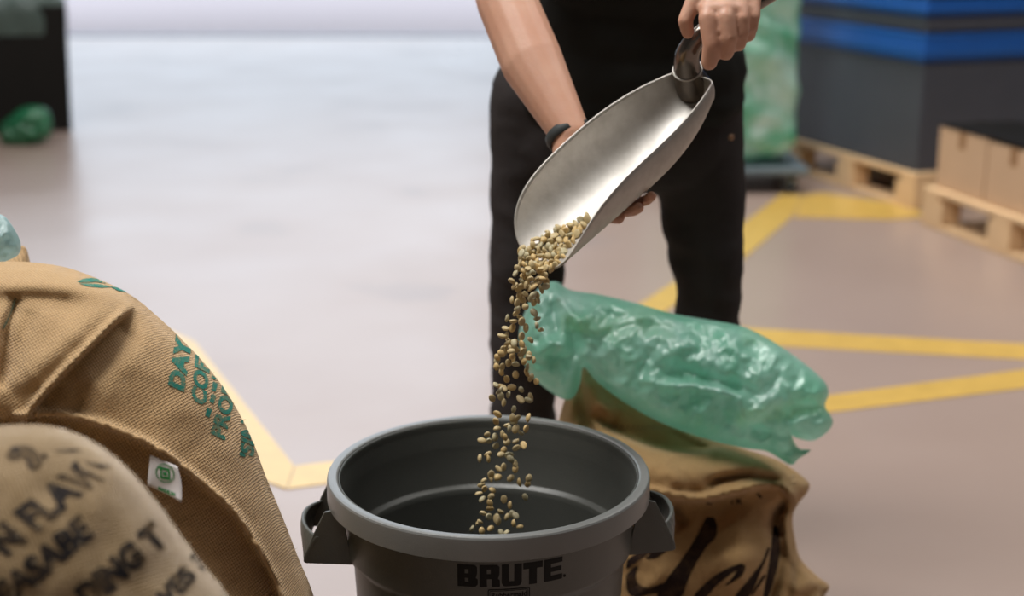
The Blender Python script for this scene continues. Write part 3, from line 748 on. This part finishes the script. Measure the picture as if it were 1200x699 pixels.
def smooth_poly(p): 
    q = spline2(p, True, 4); return [tuple(a) for a in q]
for s_ in strokes: conform('brush_stroke', [smooth_poly(Z4(s_)) if len(s_) > 4 else Z4(s_)], bvh3, M_dark_ink, sack3, 5.0)

bag_outline = [(613, 372), (622, 350), (636, 334), (652, 330), (668, 340), (700, 345), (740, 354), (790, 368), (830, 375), (870, 383), (905, 400), (940, 424), (966, 447), (971, 462), (967, 476), (976, 494), (968, 508), (952, 517), (934, 514), (928, 511), (936, 526), (950, 528), (936, 538), (926, 545), (900, 530), (876, 526), (835, 517), (780, 498), (735, 474), (700, 448), (684, 431), (680, 450), (672, 466), (660, 468), (640, 456), (622, 440), (612, 420), (608, 395)]
bag_folds = [('valley', [(684, 430), (672, 405), (668, 380), (650, 350)], .02, 7), ('ridge', [(650, 340), (664, 365), (690, 385)], .018, 7), ('valley', [(640, 350), (650, 375), (655, 405)], .014, 6),
             ('ridge', [(625, 420), (650, 400), (668, 410)], .014, 7), ('valley', [(760, 430), (810, 438), (860, 452), (900, 470)], .018, 9), ('ridge', [(735, 440), (780, 452), (830, 455), (880, 468)], .012, 6),
             ('ridge', [(740, 400), (790, 398), (850, 408), (900, 425)], .010, 8), ('valley', [(966, 476), (940, 480), (915, 492)], .02, 7), ('valley', [(928, 511), (900, 508), (880, 500)], .015, 6), ('valley', [(700, 360), (740, 380), (800, 385)], .010, 7)]
def bag_d(x, y): return 2.56+(440-y)*.0006
bag, bvhb = inflate('plastic_liner', bag_outline, bag_d, .10, M_film_green, None, 2.6, bag_folds, .018, 30, crinkle=((.006, 40), (.0016, 15)), back=.7, seed=9, cell=4.0, floor=False)
tag(bag, 'large translucent green plastic liner bag lying over the slumped burlap sack', 'plastic liner')

# ------------------------------------------------------------ the grey bin
BX, BY = -.036, 2.04
binr = empty('waste_bin', (BX, BY, 0)); tag(binr, 'round grey plastic utility bin catching the falling coffee beans', 'bin')
prof = [(.001, 0), (.188, 0), (.193, .005), (.2125, .45), (.2135, .456), (.221, .462), (.2225, .47), (.2245, .545), (.2250, .551),
        (.001, .551)]
body = [(.001, .0), (.185, .0), (.190, .006), (.2110, .449), (.2125, .456), (.2215, .463), (.2232, .470), (.2255, .560), (.2300, .574), (.2292, .5772), (.2280, .5768), (.2272, .573), (.2266, .560),
        (.2205, .4655), (.2190, .463), (.2100, .4615), (.2085, .459), (.2075, .450), (.186, .02), (.180, .014), (.001, .014)]
lathe('body', body, M_bin, binr, 128)
rim = [(.2300, .547), (.2440, .546), (.2465, .544), (.2478, .545), (.2476, .572), (.2470, .5768), (.2455, .5792), (.2440, .5798), (.2390, .5802), (.2335, .5798), (.2312, .5785), (.2298, .5750), (.2298, .560)]
M_rim = plain('rim_plastic_sky_sheen', lin(108, 109, 107), .32, spec=.6, noise_amt=.05, nscale=30, bump=.08, bscale=400)  # bin plastic coloured lighter to carry the sky's reflection on the rim top
lathe('rim', rim, M_rim, binr, 128, True).data.set_sharp_from_angle(angle=math.radians(24))
def handle(ang, nm):
    h = empty(nm, (0, 0, 0), ang); h.parent = binr
    return h
def handle_mesh(ang):
    bm = bmesh.new(); P = [(.2330, .550), (.2480, .5445), (.2650, .510), (.2815, .472), (.2780, .462), (.2180, .4575)]
    t = .005
    for y in (-.066, .066):
        a = [bm.verts.new((x*1.0-(.0), y-t/2, z)) for x, z in P]; c = [bm.verts.new((x, y+t/2, z)) for x, z in P]
        # gusset toes follow the curved wall
        for v in (a, c):
            for q in v:
                if q.co.x < .234: q.co.x = math.sqrt(q.co.x**2-.066**2)
        bm.faces.new(a); bm.faces.new(c[::-1])
        for k in range(len(P)): bm.faces.new((a[k], c[k], c[(k+1) % len(P)], a[(k+1) % len(P)]))
    # grip plate between the gussets
    out = [(.2815, .526), (.2835, .500), (.2800, .4655)]; n = 12
    grid = []
    prof2 = [(.276, .524), (.2795, .5275), (.283, .526), (.2850, .515), (.2855, .500), (.2820, .4655), (.2790, .4615), (.2755, .463), (.277, .470), (.2800, .500), (.2790, .515)]
    for k in range(n+1):
        y = -.069+.138*k/n; bf = 1-abs(y/.069)**2.4; row_ = []
        for x, z in prof2:
            f_ = min(1, max(0, (z-.4655)/.062)); xe = x-.021*f_; row_.append(bm.verts.new((xe+bf*(.003+.024*f_), y, .4655+(z-.4655)*.76-.006*(1-bf)*f_)))
        grid.append(row_)
    for k in range(n):
        for j in range(len(prof2)):
            jj = (j+1) % len(prof2); bm.faces.new((grid[k][j], grid[k+1][j], grid[k+1][jj], grid[k][jj]))
    bm.faces.new(grid[0]); bm.faces.new(grid[-1][::-1])
    bm.transform(Matrix.Rotation(ang, 4, 'Z'))
    o = bm_obj('handle', bm, M_bin, binr, False, bevel=.0012)
    return o
handle_mesh(math.radians(183)); handle_mesh(math.radians(6))
# raised lettering, wrapped on the wall
def wrap(polys, cx, cz, name, mat, lift=.0012, mx=.008):
    """polys in metres (x right, y up) about a point on the front wall"""
    bm = bmesh.new()
    for pl in polys:
        try: bm.faces.new([bm.verts.new((p[0], p[1], 0)) for p in pl])
        except ValueError: pass
    bmesh.ops.triangulate(bm, faces=bm.faces)
    for _ in range(4):
        es = [e for e in bm.edges if e.calc_length() > mx]
        if not es: break
        bmesh.ops.subdivide_edges(bm, edges=es, cuts=1); bmesh.ops.triangulate(bm, faces=bm.faces)
    bmesh.ops.remove_doubles(bm, verts=bm.verts, dist=1e-6)
    r = bmesh.ops.extrude_face_region(bm, geom=bm.faces[:]); top = {g for g in r['geom'] if isinstance(g, bmesh.types.BMVert)}
    for v in bm.verts:
        z = cz+v.co.y; R = (.2225+(z-.47)*.0245 if z > .468 else (.2110+(z-.449)*.047 if z < .455 else .2125+(z-.455)*.75))
        R += lift if v in top else -.0006
        a = -math.pi/2+(cx+v.co.x)/.2235; v.co = Vector((R*math.cos(a), R*math.sin(a), z))
    return bm_obj(name, bm, mat, binr)
def rects(rs): return [[(a, b), (c, b), (c, d2), (a, d2)] for a, b, c, d2 in rs]
lw, lh, g = .0285, .034, .0015
letters = []
def put(k, polys, wd=lw):
    letters.extend([[(k+x*wd, y*lh) for x, y in p] for p in polys])
x = -.0765
put(x, [[(0,0),(.36,0),(.36,1),(0,1)], [(.36,.8),(.36,1),(.85,1),(.97,.9),(.97,.8)], [(.55,.6),(.97,.6),(.97,.8),(.55,.8)], [(.36,.4),(.90,.4),(.97,.6),(.36,.6)][:4], [(.36,.2),(.36,.0),(.88,.0),(1,.12),(1,.2)], [(.55,.2),(1,.2),(1,.34),(.90,.4),(.55,.4)]])
put(x+.031, [[(0,0),(.36,0),(.36,1),(0,1)], [(.36,.8),(.36,1),(.85,1),(.98,.9),(.98,.8)], [(.55,.58),(.98,.58),(.98,.8),(.55,.8)], [(.36,.36),(.9,.36),(.98,.58),(.36,.58)], [(.6,0),(1,0),(1,.3),(.9,.36),(.6,.36)]])
put(x+.062, [[(0,.16),(.36,.16),(.36,1),(0,1)], [(.62,.16),(1,.16),(1,1),(.62,1)], [(0,.16),(.1,.02),(.2,0),(.8,0),(.92,.03),(1,.16),(.62,.16),(.62,.22),(.36,.22),(.36,.16)]])
put(x+.0925, [[(0,.72),(1,.72),(1,1),(0,1)], [(.30,0),(.70,0),(.70,.72),(.30,.72)]])
put(x+.1235, [[(0,0),(.36,0),(.36,1),(0,1)], [(.36,.78),(1,.78),(1,1),(.36,1)], [(.36,.4),(.95,.4),(.95,.6),(.36,.6)], [(.36,0),(1,0),(1,.22),(.36,.22)]])
letters.append([(.0835+.0022*math.cos(2*math.pi*k/10)-.004, .003+.0022*math.sin(2*math.pi*k/10)) for k in range(10)])
TXC, TXZ = .036, .495
tag(wrap(letters, TXC, TXZ, 'raised_lettering', M_bin_dark), 'black raised block lettering')
def rring(w2, h2, t, r):
    o1, i1 = [], []
    for cx2, cy2, a0 in ((w2-r, h2-r, 0), (-w2+r, h2-r, 90), (-w2+r, -h2+r, 180), (w2-r, -h2+r, 270)):
        for k in range(5):
            a = math.radians(a0+k*22.5); o1.append((cx2+r*math.cos(a), cy2+r*math.sin(a))); i1.append((cx2+(r-t)*math.cos(a), cy2+(r-t)*math.sin(a)))
    n = len(o1); return [[o1[k], o1[(k+1) % n], i1[(k+1) % n], i1[k]] for k in range(n)]
emb = rring(.030, .0105, .0012, .003)+rring(.0275, .008, .0006, .002)
emb += [[(x*.0105-.0255, y*.0115-.0028) for x, y in t] for t in text_polys('Rubbermaid', .02)]
wrap(emb, TXC-.004, TXZ-.0145, 'raised_emblem', M_bin_dark, mx=.012)

# ------------------------------------------------------------ the scoop
q = [-2.532, 0.533, -0.175, 0.286, 1.143, 0.078, 0.38, 1.768, 1.765, 5.934, 0.478, 0.503, 0.0]
a_, b_, c_, ox, oz, R_, L_, p0_, p1_, pw_, pe_, nb_, k_ = q
MS = Matrix.Rotation(a_, 3, 'Z') @ Matrix.Rotation(b_, 3, 'Y') @ Matrix.Rotation(c_, 3, 'X')
OS = Vector((ox, 2.27, oz))
def sp(s, an, dr=0.0):
    r = R_*(1-(1-min(max(s/nb_, 0), 1))**2.5*.45)
    if s < 0: r *= .55/.55*math.sqrt(max(0, 1-(s/-.055)**2))
    r = max(r-dr, 0.0004)
    return OS + MS @ Vector((s*L_, r*math.sin(an), -r*math.cos(an)))
def sphi(s): return (p0_+(p1_-p0_)*max(s, 0))*max(0, 1-max(s, 0)**pw_)**pe_
ss = [-.055, -.053, -.048, -.04, -.028, -.014]+[i/40 for i in range(0, 36)]+[.9+.01*i for i in range(10)]+[.993, .997, .9995]
NA = 36; vs, fs = [], []
for s in ss:
    ph = sphi(s)
    if s < 0: ph = p0_
    for k in range(NA+1):
        an = -ph+2*ph*k/NA
        vs.append(sp(s, an))
for j in range(len(ss)-1):
    for k in range(NA): fs.append((j*(NA+1)+k, j*(NA+1)+k+1, (j+1)*(NA+1)+k+1, (j+1)*(NA+1)+k))
scoop = empty('scoop', OS); tag(scoop, 'large worn aluminium scoop pouring beans into the bin', 'scoop')
inv = Matrix.Translation(-OS)
bl = mesh_obj('blade', [v-OS for v in vs], fs, M_alu, scoop)
mo = bl.modifiers.new('t', 'SOLIDIFY'); mo.thickness = .0022; mo.offset = 0
bmt = bmesh.new(); [bmt.verts.new(v) for v in vs]; bmt.verts.ensure_lookup_table()
for f in fs: bmt.faces.new([bmt.verts[i] for i in f])
bmt.normal_update(); bvhS = BVHTree.FromBMesh(bmt); bmt.free()
# rolled edge bead
edge = [vs[j*(NA+1)] for j in range(len(ss))]+[vs[j*(NA+1)+NA] for j in range(len(ss)-1, -1, -1)]
edge = [e-OS for e in edge[4:-4]]
tube('rolled_edge', edge, .0017, M_alu, scoop, 8)
hp = smooth_pts([W(813, 103, 2.312), W(807, 88, 2.285), W(805, 66, 2.255), W(815, 47, 2.245), W(836, 30, 2.245), W(862, 14, 2.25), W(890, -2, 2.26), W(912, -16, 2.27)], 6)
hr = [.030*(1-min(i/9, 1))+.0215*min(i/9, 1) if i < 9 else (.0215-.005*min((i-9)/8, 1)) for i in range(len(hp))]
tube('handle', [p-OS for p in hp], hr, M_alu_polish, scoop, 20)
cap = sp(.0, 0)
# collar weld line where handle meets blade
cl = [hp[8]+(hp[9]-hp[7]).normalized().orthogonal().normalized()*0 for _ in range(1)]
tn = (hp[9]-hp[7]).normalized(); uu = tn.orthogonal().normalized(); ww = tn.cross(uu)
tube('collar', [hp[8]+(uu*math.cos(t)+ww*math.sin(t))*(hr[8]+.0006)-OS for t in [2*math.pi*k/28 for k in range(29)]], .0016, M_alu, scoop, 6)

# ------------------------------------------------------------ the person
PX, PY = .22, 2.95
person = empty('person', (PX, PY, 0)); tag(person, 'person in black t-shirt and dark trousers leaning forward to tip the metal scoop', 'person')
PO = Vector((PX, PY, 0))
def rel(bm): bm.transform(Matrix.Translation(-PO)); return bm
body = bmesh.new()
C_ = lambda a, b, ra, rb: capsule(body, a, b, ra, rb)
hipL, hipR = Vector((.12, 2.90, .93)), Vector((.33, 2.90, .93))
footA, footB = Vector((.01, 3.02, .09)), Vector((.43, 3.02, .09))
kneeA, kneeB = W(615, 335, 2.93), W(829, 320, 2.93)
for t0, t1, kn, t2, ft in ((W(634, 118, 2.90), W(624, 220, 2.92), kneeA, W(613, 485, 2.97), footA), (W(808, 118, 2.90), W(820, 215, 2.92), kneeB, W(831, 385, 2.94), footB)):
    C_(t0, t1, .080, .066); C_(t1, kn, .066, .050); C_(kn, t2, .050, .046); C_(t2, ft, .046, .036)
ellipsoid(body, (.225, 2.90, .99), (.155, .10, .12)); ellipsoid(body, (.225, 2.87, 1.14), (.14, .09, .16)); ellipsoid(body, (.225, 2.80, 1.34), (.165, .10, .19))
shR, shL = Vector((.045, 2.74, 1.475)), Vector((.405, 2.74, 1.475))
C_(shR, shL, .055, .055); C_((.225, 2.77, 1.48), (.225, 2.71, 1.60), .055, .052)
# head, looking down at the scoop
hc = Vector((.225, 2.665, 1.70))
tilt = Matrix.Rotation(math.radians(28), 3, 'X')
ellipsoid(body, hc, (.075, .095, .11), tilt, 28)
def hv(x, y, z): return hc+tilt @ Vector((x, y, z))
C_(hv(0, -.060, -.055), hv(0, -.070, -.085), .042, .026)
C_(hv(0, -.092, .010), hv(0, -.106, -.028), .009, .013); ellipsoid(body, hv(.011, -.098, -.030), (.009, .009, .007)); ellipsoid(body, hv(-.011, -.098, -.030), (.009, .009, .007))
for s in (-1, 1):
    C_(hv(s*.018, -.088, .024), hv(s*.048, -.076, .022), .0075, .006); ellipsoid(body, hv(s*.078, .004, -.005), (.008, .018, .030), tilt); C_(hv(s*.03, -.068, -.015), hv(s*.045, -.055, -.022), .02, .018)
C_(hv(-.018, -.094, -.055), hv(.018, -.094, -.055), .0055, .0055); C_(hv(-.015, -.092, -.065), hv(.015, -.092, -.065), .0065, .0065)
# right arm (image left): elbow beyond the top edge, palm under the scoop
elR = W(578, -45, 2.49); wrR = W(668, 156, 2.285)
C_(shR, elR, .052, .044)
m1 = W(594, 2, 2.44); m2 = W(624, 74, 2.37)
C_(elR, m1, .046, .0515); C_(m1, m2, .0515, .0525); C_(m2, wrR, .0525, .0330)
# hand R under blade
def under(s, an, off): return sp(s, an)+(sp(s, an)-sp(s, an, .01)).normalized()*off
pal0 = wrR; 
ptsR = [under(.60, -.25, .024), under(.50, -.15, .022)]
C_(wrR, under(.60, -.9, .028), .031, .024)
for s0, s1, r in ((.62, .67, .0165), (.57, .61, .018), (.52, .55, .017), (.48, .49, .014)):
    ch = [under(s0+(s1-s0)*k/4, -1.05+.2*k, r+.007) for k in range(5)]
    for k in range(4): C_(ch[k], ch[k+1], r, r*.97)
for s0, s1, e, r in ((.68, .67, .10, .0098), (.62, .615, .34, .0102), (.56, .560, .74, .0100), (.50, .495, .84, .0092)):
    nst = 5; p = [under(s0+(s1-s0)*k/nst, -.35+(e+.35)*k/nst, .0165-.004*k/nst) for k in range(nst+1)]
    for i in range(nst): C_(p[i], p[i+1], r*(1.06-.03*i), r*(1.03-.03*i))
tpn = [under(.60+.035*k, -1.0+.03*k, .021-.0012*k) for k in range(6)]
for k in range(5): C_(tpn[k], tpn[k+1], .0150-.001*k, .0140-.001*k)
# left arm (image right): fist over the handle
wrL = W(862, -48, 2.29)
elL = Vector((.50, 2.56, 1.36))
C_(shL, elL, .052, .044); C_(elL, elL.lerp(wrL, .35), .043, .047); C_(elL.lerp(wrL, .35), wrL, .047, .028)
KD = 2.19
kn_ = [W(829, 21, KD-.002), W(850, 20, KD-.006), W(868, 22, KD+.004), W(881, 20, KD+.018)]
C_(wrL, W(842, 0, 2.215), .028, .022); C_(wrL, W(868, 0, 2.225), .026, .021); C_(wrL, W(880, -4, 2.24), .024, .018)
for k, p in zip(kn_, (W(838, -20, 2.235), W(852, -22, 2.24), W(866, -24, 2.245), W(878, -26, 2.255))): C_(p, k, .020, .0135)
for a, b2 in zip(kn_, kn_[1:]): C_(a+Vector((0, .008, .012)), b2+Vector((0, .008, .012)), .0125, .0125)
fing = [  # knuckle, PIP, DIP, tip
    (kn_[0], W(834, 52, KD-.008), W(831, 73, KD+.000), W(830, 70, KD+.030), .0145, .0130),
    (kn_[1], W(854, 44, KD-.010), W(851, 62, KD+.000), W(848, 58, KD+.030), .0138, .0122),
    (kn_[2], W(869, 38, KD+.003), W(866, 52, KD+.010), W(864, 48, KD+.040), .0128, .0112),
    (kn_[3], W(881, 31, KD+.018), W(878, 42, KD+.026), W(876, 38, KD+.052), .0108, .0098)]
for a, b2, c2, d2, r0, r1 in fing:
    C_(a, b2, r0, r0*.96); C_(b2, c2, r0*.96, r1); C_(c2, d2, r1, r1*.9)
for f0, f1 in zip(fing, fing[1:]):
    C_(f0[0].lerp(f0[1], .25)+Vector((0, .006, 0)), f1[0].lerp(f1[1], .25)+Vector((0, .006, 0)), .0105, .0105); C_(f0[0].lerp(f0[1], .6)+Vector((0, .007, 0)), f1[0].lerp(f1[1], .6)+Vector((0, .007, 0)), .008, .008)
# thumb
C_(W(835, -28, 2.235), W(816, -6, 2.215), .020, .0135); C_(W(816, -6, 2.215), W(803, 24, 2.205), .0135, .0118); C_(W(803, 24, 2.205), W(806, 38, 2.212), .0118, .0105)
bo = remeshed('body', rel(body), M_skin, person, .0030, 9)
# nails on the visible fingertips stay out of sight here; clothes
tr = bmesh.new()
CT = lambda a, b, ra, rb: capsule(tr, a, b, ra, rb, 24)
CT(W(634, 118, 2.90), W(624, 220, 2.92), .108, .090); CT(W(624, 220, 2.92), kneeA, .090, .078); CT(kneeA, W(613, 485, 2.97), .078, .073); CT(W(613, 485, 2.97), Vector((.01, 3.02, .07)), .073, .075)
CT(W(808, 118, 2.90), W(820, 215, 2.92), .110, .096); CT(W(820, 215, 2.92), kneeB, .096, .075); CT(kneeB, W(831, 385, 2.94), .075, .072); CT(W(831, 385, 2.94), Vector((.43, 3.02, .07)), .072, .075)
ellipsoid(tr, (.215, 2.90, 1.02), (.235, .135, .13)); CT((.10, 2.90, .96), (.34, 2.90, .96), .12, .12)
def wr(co, n):
    z = co.z; k = 1.6 if z < .75 else 1.0
    return .006*k*noise.fractal(Vector((co.x*5, co.y*5, z*11)), 1, 2, 3)+.0022*math.sin(z*55+co.x*20+4*noise.noise(co*6))*(1 if z < .8 else .3)
remeshed('trousers', rel(tr), M_trouser, person, .009, 4, wr)
box_pocket = bmesh.new()
# rivet and side pocket seam
pv = W(857, 161, 2.80)
bm = bmesh.new(); ellipsoid(bm, pv-PO, (.006, .003, .006)); bm_obj('rivet', bm, plain('dull_brass', lin(150, 120, 96), .4, .8), person, True)
sh = bmesh.new()
CS = lambda a, b, ra, rb: capsule(sh, a, b, ra, rb, 24)
ellipsoid(sh, (.228, 2.88, 1.10), (.248, .160, .15)); ellipsoid(sh, (.228, 2.885, 1.04), (.250, .160, .09)); ellipsoid(sh, (.225, 2.85, 1.20), (.200, .140, .17)); ellipsoid(sh, (.225, 2.79, 1.36), (.195, .125, .19)); CS(shR+Vector((.01, 0, 0)), shL-Vector((.01, 0, 0)), .068, .068)
CS(shR, shR.lerp(elR, .62), .068, .064); CS(shL, shL.lerp(elL, .62), .068, .064); CS((.225, 2.77, 1.48), (.225, 2.75, 1.53), .07, .066)
remeshed('shirt', rel(sh), M_shirt, person, .009, 5, lambda c, n: .006*noise.fractal(Vector((c.x*8, c.y*8, c.z*9)), 1, 2, 3))
hb = bmesh.new()
ellipsoid(hb, hc+tilt @ Vector((0, .018, .022)), (.084, .092, .104), tilt, 28)
bmesh.ops.delete(hb, geom=[v for v in hb.verts if (tilt.inverted() @ (v.co-hc)).z < .04 and (tilt.inverted() @ (v.co-hc)).y < .015], context='VERTS')
bm_obj('hair', rel(hb), M_hair, person, True).modifiers.new('t', 'SOLIDIFY').thickness = .006
for s in (-1, 1):
    bm = bmesh.new(); ellipsoid(bm, hv(s*.030, -.080, .004)-PO, (.012, .012, .0105)); bm_obj('eye', bm, plain('eye_white', lin(210, 205, 200), .2), person, True)
for fx, r_ in ((.01, -.12), (.43, .18)):
    bm = bmesh.new(); c = Vector((fx, 2.98, 0)); rz = Matrix.Rotation(r_, 3, 'Z')
    for y, rx, rzz in ((.06, .040, .052), (.0, .042, .050), (-.08, .046, .040), (-.14, .045, .034), (-.18, .038, .028)):
        ellipsoid(bm, c+rz @ Vector((0, y, rzz)), (rx, .06, rzz))
    sho = remeshed('shoe', rel(bm), M_shoe, person, .006, 4)
    for v in sho.data.vertices: v.co.z = max(v.co.z, .001)
# wristband around right wrist
def band(c, ax, r, wd, nm, mat, flat=.85):
    ax = ax.normalized(); u = ax.orthogonal().normalized(); s = ax.cross(u); bm = bmesh.new(); n = 40
    prof = [(-wd, 0), (-wd*.9, .0025), (0, .0035), (wd*.9, .0025), (wd, 0), (wd*.9, -.0012), (-wd*.9, -.0012)]
    rr = [[bm.verts.new(c-PO+ax*h+(u*math.cos(2*math.pi*k/n)+s*math.sin(2*math.pi*k/n))*(r+t)) for h, t in prof] for k in range(n)]
    for k in range(n):
        for j in range(len(prof)): bm.faces.new((rr[k][j], rr[(k+1) % n][j], rr[(k+1) % n][(j+1) % len(prof)], rr[k][(j+1) % len(prof)]))
    return bm_obj(nm, bm, mat, person, True)
ax = (wrR-m2)
band(W(666, 158, 2.290), ax, .0350, .009, 'wristband', M_rubber)
band(W(868, -28, 2.275), wrL-elL, .0335, .004, 'bracelet', M_black)

# ------------------------------------------------------------ coffee beans
bmb = bmesh.new(); bmesh.ops.create_uvsphere(bmb, u_segments=12, v_segments=8, radius=1)
for v in bmb.verts:
    x, y, z = v.co
    zz = z*(1.0 if z > 0 else .45)
    if z < .1: zz += .42*math.exp(-(y/.22)**2)*(1-abs(x)**3)*(.5 if z < 0 else .1)
    v.co = Vector((x*.0068*(1+.04*y), y*.0052, zz*.0044))
bean_me = bpy.data.meshes.new('coffee_bean'); bmb.to_mesh(bean_me); bmb.free(); bean_me.materials.append(M_bean)
bean_me.polygons.foreach_set('use_smooth', [True]*len(bean_me.polygons))
M_bean2 = plain('yellowish_coffee_bean', lin(200, 172, 118), .55, noise_amt=.1); M_bean3 = plain('pale_coffee_bean', lin(178, 168, 134), .55, noise_amt=.1)
bm2_ = bean_me.copy(); bm2_.materials.clear(); bm2_.materials.append(M_bean2); bm3_ = bean_me.copy(); bm3_.materials.clear(); bm3_.materials.append(M_bean3)
BM = [bean_me, bean_me, bm2_, bm3_]
R3 = random.Random(11); count = 0
def bean(p, label, group, scale=1.0, rot=None):
    global count
    o = bpy.data.objects.new('coffee_bean', R3.choice(BM)); COL.objects.link(o); o.location = p
    o.rotation_euler = rot or (R3.uniform(0, 6.28), R3.uniform(0, 6.28), R3.uniform(0, 6.28)); s = scale*R3.uniform(.92, 1.1); o.scale = (s*R3.uniform(.93, 1.08), s, s)
    tag(o, label, 'coffee bean', group); count += 1
LB = 'pale green coffee bean falling through the air against the dark trousers and green liner'
LC = 'pale green coffee bean falling inside the mouth of the grey bin'
LA = 'pale green coffee bean in the heap sliding off the lip of the scoop'
up_pts = [(248,268),(240,312),(222,350),(208,385),(222,405),(212,460),(188,535),(183,575),(212,575),(168,605),(195,632),(220,632),(175,665),(190,605),(215,545),(232,475),(232,495),(252,458),(265,435),(265,488),(228,515),(245,530),(250,550),(265,575),(300,512),(312,535),(308,565),(328,585),(285,625),(250,610),(255,665),(252,645),(205,655),(225,662),(245,690),(210,690),(165,680),(150,695),(280,690),(300,470),(318,460),(322,345),(340,362),(350,385),(348,405),(328,418),(250,335),(255,365),(248,385),(270,360),(285,375),(300,390),(295,345),(310,370),(265,400),(280,410),(295,440),(310,440),(240,440),(235,420),(246,300),(262,312),(275,330),(290,318),(232,330),(262,345),(280,350),(308,325),(328,330),(345,330),(362,335),(300,408),(318,388),(250,405),(285,455),(330,375),(270,385)]
lo_pts = [(218,5),(240,8),(265,12),(212,30),(230,35),(200,45),(265,45),(182,65),(220,75),(240,65),(290,50),(305,65),(272,35),(180,87),(200,88),(198,105),(245,80),(275,70),(288,88),(285,108),(245,115),(298,125),(315,138),(215,130),(178,148),(195,155),(205,160),(232,158),(265,165),(188,168),(195,188),(222,183),(165,195),(203,210),(262,198),(290,200),(298,190),(183,250),(238,232),(290,262),(235,262),(250,265),(178,275),(182,300),(215,285),(222,298),(240,275),(245,300),(265,312),(282,300),(148,318),(130,340),(155,342),(175,328),(198,318),(208,328),(215,345),(245,340),(178,358),(248,365),(272,355),(205,372),(125,400),(150,385),(150,402),(195,388),(222,390),(228,402),(245,418),(245,437),(188,435),(205,430),(162,455),(128,490),(138,478),(158,470),(175,465),(185,465),(228,468),(260,482),(290,468),(285,487),(140,505),(120,522),(165,510),(162,530),(132,540),(158,552),(205,540),(228,560),(278,532),(158,573),(135,590),(195,580),(232,590),(245,595),(155,600),(215,600),(180,605),(185,615),(125,615),(120,622),(240,622),(260,635),(95,640),(160,640),(130,648),(195,655),(215,655)]
for x, y in up_pts:
    px, py = 540+x/3.495, 220+y/3.495
    bean(W(px, py, 2.085-(py-300)*.0003+R3.uniform(-.018, .018)), LB, 'beans falling above the bin')
for x, y in lo_pts:
    px, py = 520+x/2.91, 400+y/2.91
    if y > 232: bean(W(px, py, 2.04+R3.uniform(-.03, .03)), LC, 'beans falling inside the bin')
    else: bean(W(px, py, 2.05+R3.uniform(-.02, .02)), LB, 'beans falling above the bin')
heap = [(693, 248), (676, 256), (660, 264), (643, 270), (630, 279), (617, 286), (609, 294), (606, 306), (622, 316), (640, 320), (652, 312), (660, 303), (668, 294), (676, 282), (684, 268)]
def inpoly(x, y, P):
    r = False; j = len(P)-1
    for i in range(len(P)):
        if (P[i][1] > y) != (P[j][1] > y) and x < (P[j][0]-P[i][0])*(y-P[i][1])/(P[j][1]-P[i][1])+P[i][0]: r = not r
        j = i
    return r
for layer, (pit, lift) in enumerate(((8.2, .006), (8.4, .0125))):
    y = 248.0 + layer*2.5; row = 0
    while y < 324:
        x = 600.0+(row % 2)*pit/2
        while x < 700:
            jx, jy = x+R3.uniform(-1.6, 1.6), y+R3.uniform(-1.4, 1.4)
            if inpoly(jx, jy, heap) and count < 299:
                qd = W(jx, jy, 1.0); hit, n, i, dd = bvhS.ray_cast(CAMP, (qd-CAMP).normalized())
                if hit is not None:
                    if n.dot(qd-CAMP) > 0: n = -n
                    if hit.y < 2.3: bean(W(jx, jy, hit.y-lift), LA, 'beans heaped in the scoop', 1.0)
                elif layer == 0: bean(W(jx, jy, 2.10), LA, 'beans heaped in the scoop')
            x += pit
        y += pit*.74; row += 1
print('beans', count)
